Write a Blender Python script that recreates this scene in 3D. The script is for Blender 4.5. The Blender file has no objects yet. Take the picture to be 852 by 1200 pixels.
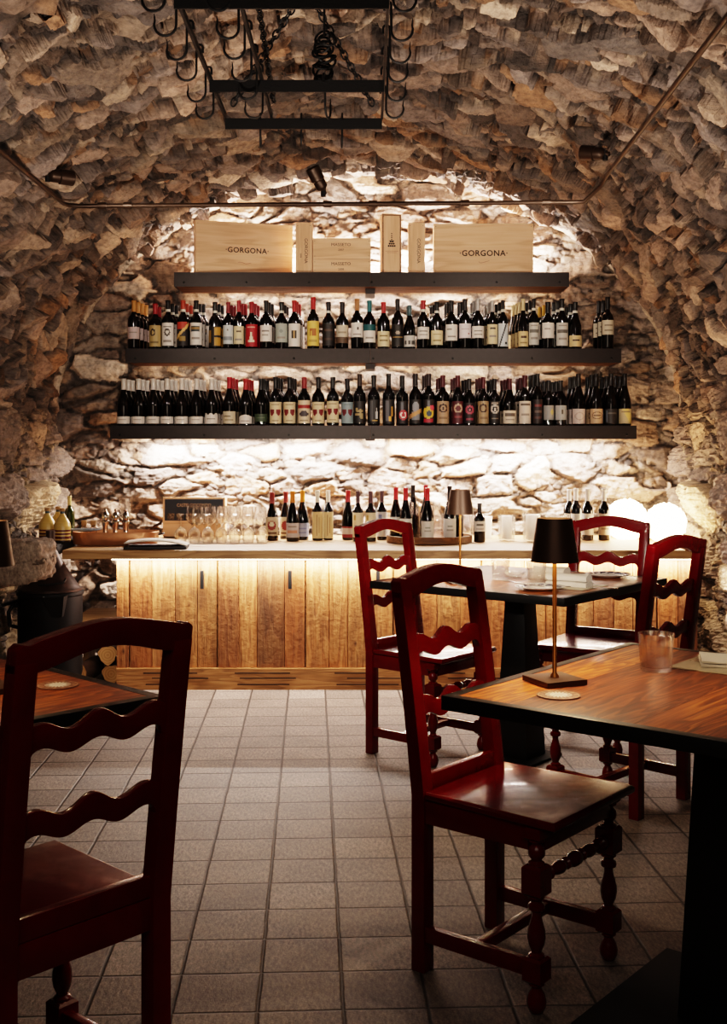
import bpy, bmesh, math, random
import numpy as np
from mathutils import Vector, Matrix
random.seed(7)
F, CX, HZ, H = 1346.0, 426.0, 530.0, 1.305      # focal length (px of 852x1200), principal column, horizon row, eye height
PI = math.pi
scene = bpy.context.scene
col = scene.collection

def zat(py, Y): return H + (HZ - py) * Y / F
def xat(px, Y): return (px - CX) * Y / F
def lin(h):
    if isinstance(h, str):
        h = h.lstrip('#'); h = [int(h[i:i + 2], 16) / 255 for i in (0, 2, 4)]
    return tuple((c / 12.92 if c <= .04045 else ((c + .055) / 1.055) ** 2.4) for c in h)

# ------------------------------------------------------------------ mesh builder
class MB:
    def __init__(s): s.v = []; s.f = []; s.c = []
    def add(s, vs, fs, c=None):
        b = len(s.v); s.v += [tuple(p) for p in vs]
        for f in fs: s.f.append(tuple(b + i for i in f)); s.c.append(c)
        return s
    def box(s, x0, x1, y0, y1, z0, z1, c=None, M=None):
        vs = [(x0,y0,z0),(x1,y0,z0),(x1,y1,z0),(x0,y1,z0),(x0,y0,z1),(x1,y0,z1),(x1,y1,z1),(x0,y1,z1)]
        if M: vs = [M @ Vector(p) for p in vs]
        return s.add(vs, [(3,2,1,0),(4,5,6,7),(0,1,5,4),(1,2,6,5),(2,3,7,6),(3,0,4,7)], c)
    def taper(s, w0, d0, w1, d1, z0, z1, cx=0, cy=0, c=None):
        vs = [(cx-w0,cy-d0,z0),(cx+w0,cy-d0,z0),(cx+w0,cy+d0,z0),(cx-w0,cy+d0,z0),(cx-w1,cy-d1,z1),(cx+w1,cy-d1,z1),(cx+w1,cy+d1,z1),(cx-w1,cy+d1,z1)]
        return s.add(vs, [(3,2,1,0),(4,5,6,7),(0,1,5,4),(1,2,6,5),(2,3,7,6),(3,0,4,7)], c)
    def lathe(s, prof, n=20, M=None, c=None, cap=True):
        vs = []
        for r, z in prof:
            for k in range(n):
                a = 2 * PI * k / n
                vs.append(Vector((r * math.cos(a), r * math.sin(a), z)))
        if M: vs = [M @ p for p in vs]
        fs = []
        for i in range(len(prof) - 1):
            for k in range(n):
                k2 = (k + 1) % n
                fs.append((i*n+k, i*n+k2, (i+1)*n+k2, (i+1)*n+k))
        if cap:
            if prof[0][0] > 1e-5: fs.append(tuple(range(n - 1, -1, -1)))
            if prof[-1][0] > 1e-5: fs.append(tuple(range((len(prof)-1)*n, len(prof)*n)))
        return s.add(vs, fs, c)
    def tube(s, pts, r, n=8, c=None, close=False):
        pts = [Vector(p) for p in pts]; m = len(pts); vs = []; up = None
        for i, p in enumerate(pts):
            a = pts[(i-1) % m] if (close or i > 0) else p
            b = pts[(i+1) % m] if (close or i < m-1) else p
            t = (b - a).normalized()
            if up is None:
                up = t.orthogonal().normalized()
            else:
                up = (up - t * up.dot(t)); up = up.normalized() if up.length > 1e-6 else t.orthogonal().normalized()
            w = t.cross(up)
            rr = r[i] if isinstance(r, (list, tuple)) else r
            for k in range(n):
                q = 2 * PI * k / n
                vs.append(p + (up * math.cos(q) + w * math.sin(q)) * rr)
        fs = []
        for i in range(m if close else m - 1):
            j = (i + 1) % m
            for k in range(n):
                k2 = (k + 1) % n
                fs.append((i*n+k, i*n+k2, j*n+k2, j*n+k))
        if not close: fs += [tuple(range(n-1,-1,-1)), tuple(range((m-1)*n, m*n))]
        return s.add(vs, fs, c)
    def strip(s, xs, top, bot, y0, y1, c=None, sh=None):
        """a flat piece cut to a curve: outline in x-z, thickness in y; sh(z) shifts it in y"""
        n = len(xs); vs = []; fs = []
        sh = sh or (lambda z: 0)
        for x, t, b in zip(xs, top, bot):
            vs += [(x, y0 + sh(t), t), (x, y1 + sh(t), t), (x, y1 + sh(b), b), (x, y0 + sh(b), b)]
        for i in range(n - 1):
            a, e = 4*i, 4*i+4
            for k in range(4):
                k2 = (k+1) % 4
                fs.append((a+k, a+k2, e+k2, e+k))
        fs += [(3,2,1,0), tuple(4*(n-1)+k for k in range(4))]
        return s.add(vs, fs, c)
    def mesh(s, name, mat, bevel=0, smooth=None, segs=2):
        me = bpy.data.meshes.new(name)
        me.from_pydata(s.v, [], s.f)
        bm = bmesh.new(); bm.from_mesh(me)
        bmesh.ops.recalc_face_normals(bm, faces=bm.faces)
        if bevel:
            ed = [e for e in bm.edges if len(e.link_faces) == 2 and e.calc_face_angle(0) > .6]
            bmesh.ops.bevel(bm, geom=ed, offset=bevel, segments=segs, profile=.6, affect='EDGES', clamp_overlap=True)
        bm.to_mesh(me); bm.free()
        if any(c is not None for c in s.c) and not bevel:
            at = me.color_attributes.new('tone', 'FLOAT_COLOR', 'CORNER')
            arr = np.ones((len(me.loops), 4), np.float32)
            for p in me.polygons:
                cc = s.c[p.index] or (1, 1, 1)
                for li in p.loop_indices: arr[li, :3] = cc
            at.data.foreach_set('color', arr.ravel())
        if smooth is not None:
            me.polygons.foreach_set('use_smooth', [True] * len(me.polygons))
            me.set_sharp_from_angle(angle=smooth)
        me.materials.append(mat)
        return me
    def build(s, name, mat, parent=None, bevel=0, smooth=None, loc=None, segs=2):
        o = bpy.data.objects.new(name, s.mesh(name, mat, bevel, smooth, segs)); col.objects.link(o)
        if parent: o.parent = parent
        if loc: o.location = loc
        return o
SM = .7
def tag(o, label, cat, group=None, kind=None):
    o['label'] = label; o['category'] = cat
    if group: o['group'] = group
    if kind: o['kind'] = kind
    return o
def empty(name, loc=(0,0,0), rz=0):
    o = bpy.data.objects.new(name, None); col.objects.link(o); o.location = loc; o.rotation_euler = (0,0,rz); o.empty_display_size = .1
    return o
def copy_tree(o, parent=None):
    c = o.copy(); col.objects.link(c); c.parent = parent
    for ch in o.children: copy_tree(ch, c)
    return c
def text_obj(s, size, mat, parent, loc, rot, name='lettering', ext=.0006, spacing=1.0, sx=1):
    cu = bpy.data.curves.new('t', 'FONT'); cu.body = s; cu.size = size; cu.align_x = 'CENTER'; cu.align_y = 'CENTER'
    cu.extrude = ext; cu.space_character = spacing; cu.resolution_u = 3; cu.offset = size*.016 if size > .04 else 0
    to = bpy.data.objects.new('t', cu); col.objects.link(to)
    bpy.context.view_layer.update()
    me = bpy.data.meshes.new_from_object(to.evaluated_get(bpy.context.evaluated_depsgraph_get()))
    bpy.data.objects.remove(to); bpy.data.curves.remove(cu)
    me.materials.clear(); me.materials.append(mat)
    o = bpy.data.objects.new(name, me); col.objects.link(o); o.parent = parent
    o.location = loc; o.rotation_euler = rot; o.scale = (sx, 1, 1)
    return o

# ------------------------------------------------------------------ materials
class NT:
    def __init__(s, name):
        s.m = bpy.data.materials.new(name); s.m.use_nodes = True; s.t = s.m.node_tree
        s.b = s.t.nodes['Principled BSDF']; s.L = s.t.links
    def n(s, kind, **kw):
        nd = s.t.nodes.new('ShaderNode' + kind)
        for k, v in kw.items(): setattr(nd, k, v)
        return nd
    def set(s, nd, **kw):
        for k, v in kw.items(): nd.inputs[k.replace('_', ' ')].default_value = v
        return nd
    def link(s, a, b): s.L.new(a, b)
    def math(s, op, a, b=None, clamp=False):
        nd = s.n('Math', operation=op); nd.use_clamp = clamp
        for i, v in enumerate((a, b)):
            if v is None: continue
            if isinstance(v, (int, float)): nd.inputs[i].default_value = v
            else: s.link(v, nd.inputs[i])
        return nd.outputs[0]
    def mix(s, fac, a, b, blend='MIX'):
        nd = s.n('Mix', data_type='RGBA', blend_type=blend)
        for i, v in ((0, fac), (6, a), (7, b)):
            if isinstance(v, (int, float)): nd.inputs[i].default_value = v
            elif isinstance(v, tuple): nd.inputs[i].default_value = (*v[:3], 1)
            else: s.link(v, nd.inputs[i])
        return nd.outputs[2]
    def noise(s, vec, scale, detail=4, rough=.55, dist=0):
        nd = s.n('TexNoise'); s.set(nd, Scale=scale, Detail=detail, Roughness=rough, Distortion=dist)
        if vec is not None: s.link(vec, nd.inputs['Vector'])
        return nd.outputs[0]
    def mapping(s, vec, scale=(1,1,1), rot=(0,0,0), loc=(0,0,0)):
        nd = s.n('Mapping'); nd.inputs['Scale'].default_value = scale; nd.inputs['Rotation'].default_value = rot; nd.inputs['Location'].default_value = loc
        s.link(vec, nd.inputs['Vector']); return nd.outputs[0]
    def ramp(s, fac, stops):
        nd = s.n('ValToRGB'); e = nd.color_ramp.elements
        while len(e) < len(stops): e.new(.5)
        for el, (p, c) in zip(e, stops): el.position = p; el.color = (*c, 1)
        s.link(fac, nd.inputs[0]); return nd.outputs[0]
    def bump(s, height, strength=.3, dist=.01, prev=None):
        nd = s.n('Bump'); s.set(nd, Strength=strength, Distance=dist); s.link(height, nd.inputs['Height'])
        if prev is not None: s.link(prev, nd.inputs['Normal'])
        return nd.outputs[0]
    def out(s, color=None, rough=None, normal=None, **kw):
        b = s.b
        for key, v in (('Base Color', color), ('Roughness', rough), ('Normal', normal)):
            if v is None: continue
            if isinstance(v, tuple): b.inputs[key].default_value = (*v[:3], 1)
            elif isinstance(v, (int, float)): b.inputs[key].default_value = v
            else: s.link(v, b.inputs[key])
        for k, v in kw.items():
            i = b.inputs[k.replace('_', ' ')]
            i.default_value = (*v[:3], 1) if isinstance(v, tuple) else v
        return s.m
def obj_co(t): return t.n('TexCoord').outputs['Object']

def plain(name, c, rough=.5, metal=0, var=.12, bump=.0, scale=40, coat=0, spec=.5):
    t = NT(name); co = obj_co(t); n = t.noise(co, scale, 3)
    c = lin(c) if isinstance(c, str) else c
    cc = t.mix(n, tuple(x * (1 - var) for x in c), tuple(min(1, x * (1 + var)) for x in c))
    nm = t.bump(t.noise(co, scale * 3, 3), bump, .004) if bump else None
    return t.out(cc, rough, nm, Metallic=metal, Coat_Weight=coat, Specular_IOR_Level=spec)
def emit(name, c, strength, base=(.8,.8,.8)):
    t = NT(name); t.out(base, .5, Emission_Color=lin(c), Emission_Strength=strength); return t.m
def glass(name, tint=(1,1,1), rough=.02, ior=1.45):
    # thin clear drinking glass: mostly see-through with fresnel reflections
    t = NT(name)
    tr = t.n('BsdfTransparent'); tr.inputs[0].default_value = (*tint, 1)
    gl = t.n('BsdfGlass'); gl.inputs['Roughness'].default_value = .0; gl.inputs['IOR'].default_value = ior; gl.inputs['Color'].default_value = (*tint, 1)
    mx = t.n('MixShader'); mx.inputs[0].default_value = .38; t.link(tr.outputs[0], mx.inputs[1]); t.link(gl.outputs[0], mx.inputs[2])
    t.link(mx.outputs[0], t.t.nodes['Material Output'].inputs[0])
    return t.m
def wood(name, stops, axis='z', scale=1.0, rough=.5, bump=.25, tone=False, coat=0, ring=9, loc_from_obj=False, pit=0, stain=False):
    t = NT(name); co = obj_co(t)
    if loc_from_obj:
        oi = t.n('ObjectInfo'); va = t.n('VectorMath', operation='ADD'); t.link(co, va.inputs[0])
        sc = t.n('VectorMath', operation='SCALE'); t.link(oi.outputs['Location'], sc.inputs[0]); sc.inputs['Scale'].default_value = 1.7
        t.link(sc.outputs[0], va.inputs[1]); co = va.outputs[0]
    at = None
    if tone:
        at = t.n('Attribute', attribute_name='tone')
        va = t.n('VectorMath', operation='MULTIPLY_ADD'); t.link(at.outputs['Color'], va.inputs[0]); va.inputs[1].default_value = (7, 5, 9); t.link(co, va.inputs[2]); co = va.outputs[0]
    k = 22
    s = {'x': (1, k, k), 'y': (k, 1, k), 'z': (k, k, 1)}[axis]
    m = t.mapping(co, tuple(v * scale for v in s))
    s2 = {'x': (.8, 7, 7), 'y': (7, .8, 7), 'z': (7, 7, .8)}[axis]
    big = t.noise(t.mapping(co, tuple(v * scale for v in s2)), 1.5, 3, .55, .35)
    rings = t.math('FRACT', t.math('MULTIPLY', big, ring))
    rings = t.math('SMOOTH_MIN', rings, t.math('MULTIPLY', t.math('SUBTRACT', 1.0, rings), 4.0))
    fine = t.noise(m, 5, 6, .65, .2)
    v = t.math('ADD', t.math('MULTIPLY', rings, .38), t.math('MULTIPLY', fine, .62))
    c = t.ramp(v, stops)
    if tone:
        c = t.mix(1.0, c, at.outputs['Color'], 'MULTIPLY')
    if stain:
        c = t.mix(.85, c, t.ramp(t.noise(t.mapping(co, (6, 6, 2.2)), 1.3, 4, .6, .5), [(.30, (.45,.42,.38)), (.5, (1,1,1)), (.72, (1.2,1.12,1.0))]), 'MULTIPLY')
        kn = t.n('TexVoronoi'); t.set(kn, Scale=1.0); t.link(t.mapping(co, (9, 9, 4.5)), kn.inputs['Vector'])
        c = t.mix(t.math('SUBTRACT', 1.0, t.math('MULTIPLY', kn.outputs['Distance'], 9.0, True), True), c, lin('#3a2010'))
    h = v
    if pit:
        h = t.math('ADD', v, t.math('MULTIPLY', t.noise(co, 38, 3, .6), pit))
    nm = t.bump(h, bump, .006)
    return t.out(c, rough, nm, Coat_Weight=coat, Coat_Roughness=.15)

def stone_mat(name):
    t = NT(name); co = obj_co(t)
    at = t.n('Attribute', attribute_name='tone'); gap = t.n('Attribute', attribute_name='gap')
    n1 = t.noise(co, 9, 6, .62, .3); n2 = t.noise(co, 34, 6, .7); n3 = t.noise(co, 120, 4, .7)
    band = t.noise(t.mapping(co, (6, 6, 30)), 2.0, 5, .6, .8)
    c = t.mix(1.0, at.outputs['Color'], t.ramp(n1, [(.25, (.55,.53,.52)), (.5, (1,1,1)), (.78, (1.35,1.28,1.2))]), 'MULTIPLY')
    c = t.mix(1.0, c, t.ramp(n2, [(.28, (.45,.43,.42)), (.52, (1,1,1)), (.75, (1.3,1.28,1.25))]), 'MULTIPLY')
    c = t.mix(.6, c, t.ramp(band, [(.3, (.6,.58,.56)), (.5, (1,1,1)), (.72, (1.35,1.25,1.1))]), 'MULTIPLY')
    h = t.math('ADD', t.math('MULTIPLY', n1, .3), t.math('ADD', t.math('MULTIPLY', n2, .5), t.math('MULTIPLY', n3, .28)))
    nm = t.bump(h, .9, .020)
    nm = t.bump(band, .35, .012, nm)
    return t.out(c, .72, nm, Specular_IOR_Level=.35)

M = {}
M['stone'] = stone_mat('rough stone')
M['red'] = (lambda t: t.out(t.mix(t.noise(obj_co(t), 14, 5), lin('#4c0409'), lin('#74060c')), t.math('MULTIPLY_ADD', t.noise(obj_co(t), 60, 3), .18) if False else .24,
      t.bump(t.noise(t.mapping(obj_co(t), (1, 1, .35)), 55, 4), .10, .004), Coat_Weight=.3, Coat_Roughness=.07, Specular_IOR_Level=.35))(NT('red lacquered wood'))
M['black'] = plain('black metal', '#0c0b0b', .45, 0, .2)
M['basemetal'] = plain('dull black plate', '#0b0a09', .75, 0, .2, spec=.15)
M['iron'] = plain('black wrought iron', '#0a0909', .55, .3, .3, .3)
M['steel'] = plain('dark blued steel', '#2b2523', .42, .55, .2, .12, 30)
M['bronze'] = plain('bronze rail', '#37281d', .42, .6, .2)
M['lampskin'] = plain('dark bronze lamp', '#4a372b', .42, .5, .08)
M['gold'] = plain('brass pole', '#8a5a2c', .3, .8, .06)
M['shelfwood'] = wood('brown shelf wood', [(.2, lin('#4a2d18')), (.5, lin('#7c4f2b')), (.8, lin('#9a6a3e'))], 'x', 1, .6)
M['topwood'] = wood('pale larch worktop', [(.15, lin('#7a5835')), (.45, lin('#a57e52')), (.8, lin('#bd9868'))], 'x', .8, .5, .15)
M['doorwood'] = wood('old larch boards', [(.10, lin('#5e3d22')), (.42, lin('#94653c')), (.8, lin('#b5885a'))], 'z', 1, .6, .6, True, pit=.9, stain=True, ring=6)
M['plinth'] = wood('larch plinth', [(.15, lin('#6e4a28')), (.5, lin('#a67748')), (.8, lin('#bd9160'))], 'x', 1, .55, .2)
M['tablewood'] = wood('old table boards', [(.15, lin('#43200b')), (.45, lin('#8d4e20')), (.75, lin('#cc8840'))], 'y', .9, .46, .18, True, .25, ring=12, loc_from_obj=True)
M['crate'] = wood('pine crate', [(.1, lin('#bd8f68')), (.5, lin('#dcb08a')), (.9, lin('#e6c4a2'))], 'x', .7, .6, .06, False, ring=5, loc_from_obj=True)
M['crate_end'] = wood('pine crate end', [(.1, lin('#bd8f68')), (.5, lin('#dcb08a')), (.9, lin('#e6c4a2'))], 'z', .7, .6, .06, False, ring=5, loc_from_obj=True)
M['oak'] = wood('brown tray', [(.1, lin('#3c2310')), (.5, lin('#6f4723')), (.9, lin('#9a6a38'))], 'x', 1, .5)
M['ink'] = plain('dark print', '#1a120c', .7)
M['redink'] = plain('reddish print', '#9a5a48', .7)
M['bottle'] = plain('dark bottle glass', '#070606', .09, 0, .3, 0, 20, .3)
M['olive'] = plain('olive green glass', '#2a3210', .1, 0, .2, 0, 20, .3)
M['glass'] = glass('clear glass')
M['glass2'] = M['glass'].copy(); M['glass2'].node_tree.nodes['Mix Shader'].inputs[0].default_value = .5; M['glass2'].node_tree.nodes['Glass BSDF'].inputs['Roughness'].default_value = .02
M['chrome'] = plain('chrome', '#b8b2aa', .18, 1, .03)
M['copper'] = plain('copper', '#b8835f', .42, .7, .22, .12, 16)
M['linen'] = plain('white linen', '#d8cfc2', .9, 0, .05, .3, 120)
M['paper'] = plain('cream paper', '#c9bda4', .45, 0, .05)
M['darkcloth'] = plain('dark menu cover', '#17120f', .6)
M['china'] = plain('white china', '#dcd8d2', .2, 0, .03)
M['blueglaze'] = plain('blue glaze pattern', '#1c2c5c', .25)
M['cork'] = plain('cork', '#a57c50', .8, 0, .2)
M['lidblue'] = plain('grey blue lid', '#8d97a0', .4)
def wax_mat():
    t = NT('white wax'); t.out((.92, .88, .82), .55)
    tr = t.n('BsdfTranslucent'); tr.inputs[0].default_value = (.95, .90, .83, 1)
    mx = t.n('MixShader'); mx.inputs[0].default_value = .55; t.link(t.b.outputs[0], mx.inputs[1]); t.link(tr.outputs[0], mx.inputs[2])
    t.link(mx.outputs[0], t.t.nodes['Material Output'].inputs[0]); return t.m
M['wax'] = wax_mat()
M['slate'] = plain('dark slate', '#2a2624', .8, 0, .4, .5, 14)
M['navy'] = plain('navy print panel', '#1c2430', .6)
M['soot'] = plain('sooty sheet steel', '#141212', .5, .5, .3, .2, 14)
M['cone'] = plain('brown steel cone', '#3e2f29', .42, .6, .25, .15, 12)
M['bark'] = plain('rough bark', '#4a2f1d', .9, 0, .5, 1.0, 26)
M['logend'] = (lambda t: t.out(t.ramp(t.math('FRACT', t.math('MULTIPLY', (lambda v: (t.link(obj_co(t), v.inputs[0]), v.outputs['Value'])[1])(t.n('VectorMath', operation='LENGTH')), 70)), [(0, lin('#b5824e')), (1, lin('#d6a870'))]), .8))(NT('cut log end'))
M['led'] = emit('warm led', '#ffe2bd', 14)
M['lampglow'] = emit('lamp diffuser', '#ffd9a0', 14)
M['bulbglow'] = emit('spot lens', '#ffcf95', .15)
def label_mat():
    t = NT('bottle paper'); at = t.n('Attribute', attribute_name='tone')
    return t.out(at.outputs['Color'], .55)
M['label'] = label_mat()
CAPS = {}
def capmat(h):
    if h not in CAPS: CAPS[h] = plain('capsule ' + h.strip('#'), h, .35, .15, .08)
    return CAPS[h]

# ------------------------------------------------------------------ stone fields (real relief, numpy)
def rnd(ix, iy, k):
    a = (ix.astype(np.int64) * 374761393 + iy.astype(np.int64) * 668265263 + k * 974634777) & 0xffffffff
    a = ((a ^ (a >> 13)) * 1274126177) & 0xffffffff
    a = (a ^ (a >> 16)) * 2246822519 & 0xffffffff
    a = a ^ (a >> 15)
    return (a & 0xffffff) / float(0x1000000)
def gnoise(x, y, k):
    x0 = np.floor(x); y0 = np.floor(y); fx = x - x0; fy = y - y0
    u = fx*fx*fx*(fx*(fx*6-15)+10); v = fy*fy*fy*(fy*(fy*6-15)+10)
    def g(dx, dy):
        a = rnd(x0+dx, y0+dy, k) * 2*PI
        return np.cos(a)*(fx-dx) + np.sin(a)*(fy-dy)
    return ((g(0,0)*(1-u)+g(1,0)*u)*(1-v) + (g(0,1)*(1-u)+g(1,1)*u)*v) * 1.5
def fbm(x, y, k, o=4, gain=.5):
    r = 0; a = 1; f = 1
    for i in range(o):
        r = r + a * gnoise(x*f, y*f, k+i*17); a *= gain; f *= 2.03
    return r
def sstep(a, b, x):
    t = np.clip((x-a)/(b-a), 0, 1); return t*t*(3-2*t)

def voronoi(px, py, cx, cy, k, theta, spread, asp, pn, size=(.75, 1.3), rowoff=0.5, jit=.9):
    """anisotropic cells: every stone has its own size, stretch and turn. returns d1, d2, cell ids, local u, v"""
    ix = np.floor(px/cx); iy = np.floor(py/cy)
    d1 = np.full(px.shape, 1e9); d2 = d1.copy(); i1 = ix.copy(); j1 = iy.copy(); lu = d1*0; lv = d1*0
    for dj in (-2,-1,0,1,2):
        for di in (-2,-1,0,1,2):
            i = ix+di; j = iy+dj
            sx = (i + .5 + (rnd(i,j,k)-.5)*jit + rowoff*(rnd(j*0+3,j,k+9)))*cx
            sy = (j + .5 + (rnd(i,j,k+1)-.5)*jit)*cy
            th = theta(sx, sy) + (rnd(i,j,k+2)-.5)*spread
            s = size[0] + (size[1]-size[0])*rnd(i,j,k+3)**1.5
            a = asp * (.7 + .7*rnd(i,j,k+4))
            dx = px-sx; dy = py-sy; c = np.cos(th); si = np.sin(th)
            u = (dx*c+dy*si); v = (-dx*si+dy*c)
            d = ((np.abs(u)/(s*np.sqrt(a)))**pn + (np.abs(v)*np.sqrt(a)/s)**pn)**(1/pn)
            m = d < d1
            d2 = np.where(m, d1, np.minimum(d2, d))
            i1 = np.where(m, i, i1); j1 = np.where(m, j, j1); lu = np.where(m, u, lu); lv = np.where(m, v, lv)
            d1 = np.where(m, d, d1)
    return d1, d2, i1, j1, lu, lv

PAL = [tuple(.95*a+.05*sum(lin(c))/3 for a in lin(c)) for c in ('#8a7568', '#77685f', '#937f70', '#6c605a', '#a08976', '#7d6f68', '#635852', '#987f6e', '#857062', '#b09a86', '#5b524d', '#8d6c52')]
PALW = [tuple(.78*v for v in lin(c)) for c in ('#a8988c', '#98867c', '#b5a294', '#8c7f79', '#a58a74', '#9d918a', '#847770', '#bba492', '#907e72', '#c0ae9e')]
PALS = [tuple(1.15*v for v in lin(c)) for c in ('#94806c', '#83746a', '#a08c76', '#776a60', '#ab977c', '#8a7c74', '#6c6058')]
def palette(i, j, k, pal):
    p = np.array(pal); idx = (rnd(i, j, k)*len(pal)).astype(int)
    return p[idx] * (.5 + .95*rnd(i, j, k+1))[:, None]

def facets(u, v, i, j, k, slope, off, n=4):
    """a stone's broken face: the lowest of a few random planes, so it has flat facets meeting in crisp edges"""
    h = None
    for q in range(n):
        a = rnd(i, j, k+q*3)*2*PI + q*2*PI/n; m = slope*(.25+.75*rnd(i, j, k+q*3+1))
        p = (u*np.cos(a)+v*np.sin(a))*m + off*rnd(i, j, k+q*3+2)
        h = p if h is None else np.minimum(h, p)
    return h
def field_shards(s, y):
    """the vault: split slabs on edge, tilted every way, deep dark joints. s across the arch, y along the room"""
    wx = s + .014*fbm(s*4, y*4, 11, 3) + .004*fbm(s*22, y*22, 12, 2); wy = y + .014*fbm(s*4+9, y*4, 21, 3) + .004*fbm(s*22+5, y*22, 22, 2)
    th = lambda a, b: 1.15 + 1.0*np.sin(a*.9+.6) + .55*np.sin(b*1.7+a*.7)
    d1,d2,i,j,u,v = voronoi(wx, wy, .155, .155, 31, th, .9, 2.6, 3.4, (.5, 1.7))
    e = d2-d1
    h = (rnd(i,j,41)-.5)*.080 + u*(rnd(i,j,42)-.5)*.40 + v*(rnd(i,j,43)-.5)*.85 + facets(u, v, i, j, 400, .55, .025)
    h = np.clip(h, -.058, .055)
    lay = v*(38+40*rnd(i,j,44)) + .8*fbm(u*10+i*3.1, v*14+j, 51, 2)
    fr = lay-np.floor(lay)
    h += .004*(fr-.5)*(rnd(i,j,45) > .45) + .005*fbm(s*24, y*24, 61, 4, .62)
    g = 1 - sstep(.002, .020, e)
    # small rubble packed in the joints
    a1,a2,p,q,uu,vv = voronoi(wx+5, wy, .048, .048, 71, th, 2.5, 1.6, 2.4)
    small = -.045 + (rnd(p,q,74)-.4)*.05 + uu*(rnd(p,q,75)-.5)*.9 + vv*(rnd(p,q,76)-.5)*.9 - .02*(1-sstep(0, .008, a2-a1))
    mixm = (e < .014+.030*np.clip(fbm(s*2.3, y*2.3, 88, 3)+.2, 0, 1))*1.0
    mixm = np.maximum(mixm, (fbm(s*1.9+3, y*1.9, 91, 3) > .38)*(rnd(i,j,46) > .45))
    h = h*(1-mixm) + small*mixm
    h -= .060*g*(1-mixm)
    c = palette(i, j, 47, PAL)*(1-mixm[:,None]) + palette(p, q, 77, PAL)*mixm[:,None]*.75
    c *= (1-.75*g*(1-mixm))[:,None]; c *= (.25+.75*sstep(-.085, -.005, h))[:,None]  # dark joints, plus crevice shade baked into the colour by relief depth
    return h, c, g
def field_round(s, y, k=131, cx=.27, cy=.17, pal=PALW, asp=1.9, spread=.35, rough=1.0):
    """laid boulders: big stones bedded level, small ones and mortar between"""
    wx = s + .018*fbm(s*3.6, y*3.6, k+1, 3) + .004*fbm(s*20, y*20, k+12, 2); wy = y + .016*fbm(s*3.0+7, y*4.0, k+2, 3) + .003*fbm(s*20+4, y*20, k+13, 2)
    th = lambda a, b: 0*a
    d1,d2,i,j,u,v = voronoi(wx, wy, cx, cy, k, th, spread, asp, 4.5, (.6, 1.5), .9, .95)
    e = d2-d1
    rr = sstep(.002, .020+.035*rnd(i,j,k+14), e)
    h = (rnd(i,j,k+3)-.5)*.05 + u*(rnd(i,j,k+4)-.5)*.18 + v*(rnd(i,j,k+5)-.5)*.35 + facets(u, v, i, j, k+500, .42, .02)
    h = np.clip(h, -.05, .05)
    lay = v*(24+22*rnd(i,j,k+6)) + .9*fbm(u*4+i*3.1, v*9+j, k+7, 2); fr = lay-np.floor(lay)
    h += .007*(fr-.5)*(rnd(i,j,k+8) > .35) + .006*fbm(s*20, y*24, k+9, 4, .62)*rough
    h += .010*np.abs(fbm(s*7+i, y*9+j, k+10, 2))*rough
    h = h*(.5+.5*rr) - .055*(1-rr)
    a1,a2,p,q,uu,vv = voronoi(wx+3, wy+1, .055, .038, k+20, th, .8, 1.7, 2.6)
    small = -.036 + (rnd(p,q,k+21)-.5)*.03 + .014*sstep(0, .012, a2-a1) + vv*(rnd(p,q,k+23)-.5)*.5
    g2 = h < small
    h = np.maximum(h, small)
    c = palette(i, j, k+11, pal)
    c = np.where(g2[:,None], palette(p, q, k+22, pal)*.6, c)
    c = c*(.55+.45*sstep(.0, .5, rr))[:,None]
    return h, c, 1-rr

def grid_mesh(name, P, C, keep_rows=None, kind='structure'):
    """P: (nu,nv,3) points, C: (nu,nv,3) colours"""
    nu, nv = P.shape[:2]
    idx = np.arange(nu*nv).reshape(nu, nv)
    q = np.stack([idx[:-1,:-1], idx[1:,:-1], idx[1:,1:], idx[:-1,1:]], -1).reshape(-1, 4)
    me = bpy.data.meshes.new(name)
    me.vertices.add(nu*nv); me.vertices.foreach_set('co', P.reshape(-1).astype(np.float32))
    me.loops.add(q.size); me.loops.foreach_set('vertex_index', q.reshape(-1).astype(np.int32))
    me.polygons.add(len(q)); me.polygons.foreach_set('loop_start', np.arange(0, q.size, 4, dtype=np.int32))
    me.update(calc_edges=True)
    at = me.color_attributes.new('tone', 'FLOAT_COLOR', 'POINT')
    a = np.ones((nu*nv, 4), np.float32); a[:, :3] = C.reshape(-1, 3); at.data.foreach_set('color', a.ravel())
    me.polygons.foreach_set('use_smooth', np.full(len(q), name not in ('ceiling', 'wall_left', 'wall_right'), bool))
    me.materials.append(M['stone'])
    o = bpy.data.objects.new(name, me); col.objects.link(o); o['kind'] = kind
    return o

ACX, AW, SPR, RISE = .03, 1.99, 1.43, 1.62      # arch centre, half width, spring height, rise
YB = 7.47                                        # back wall
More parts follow.
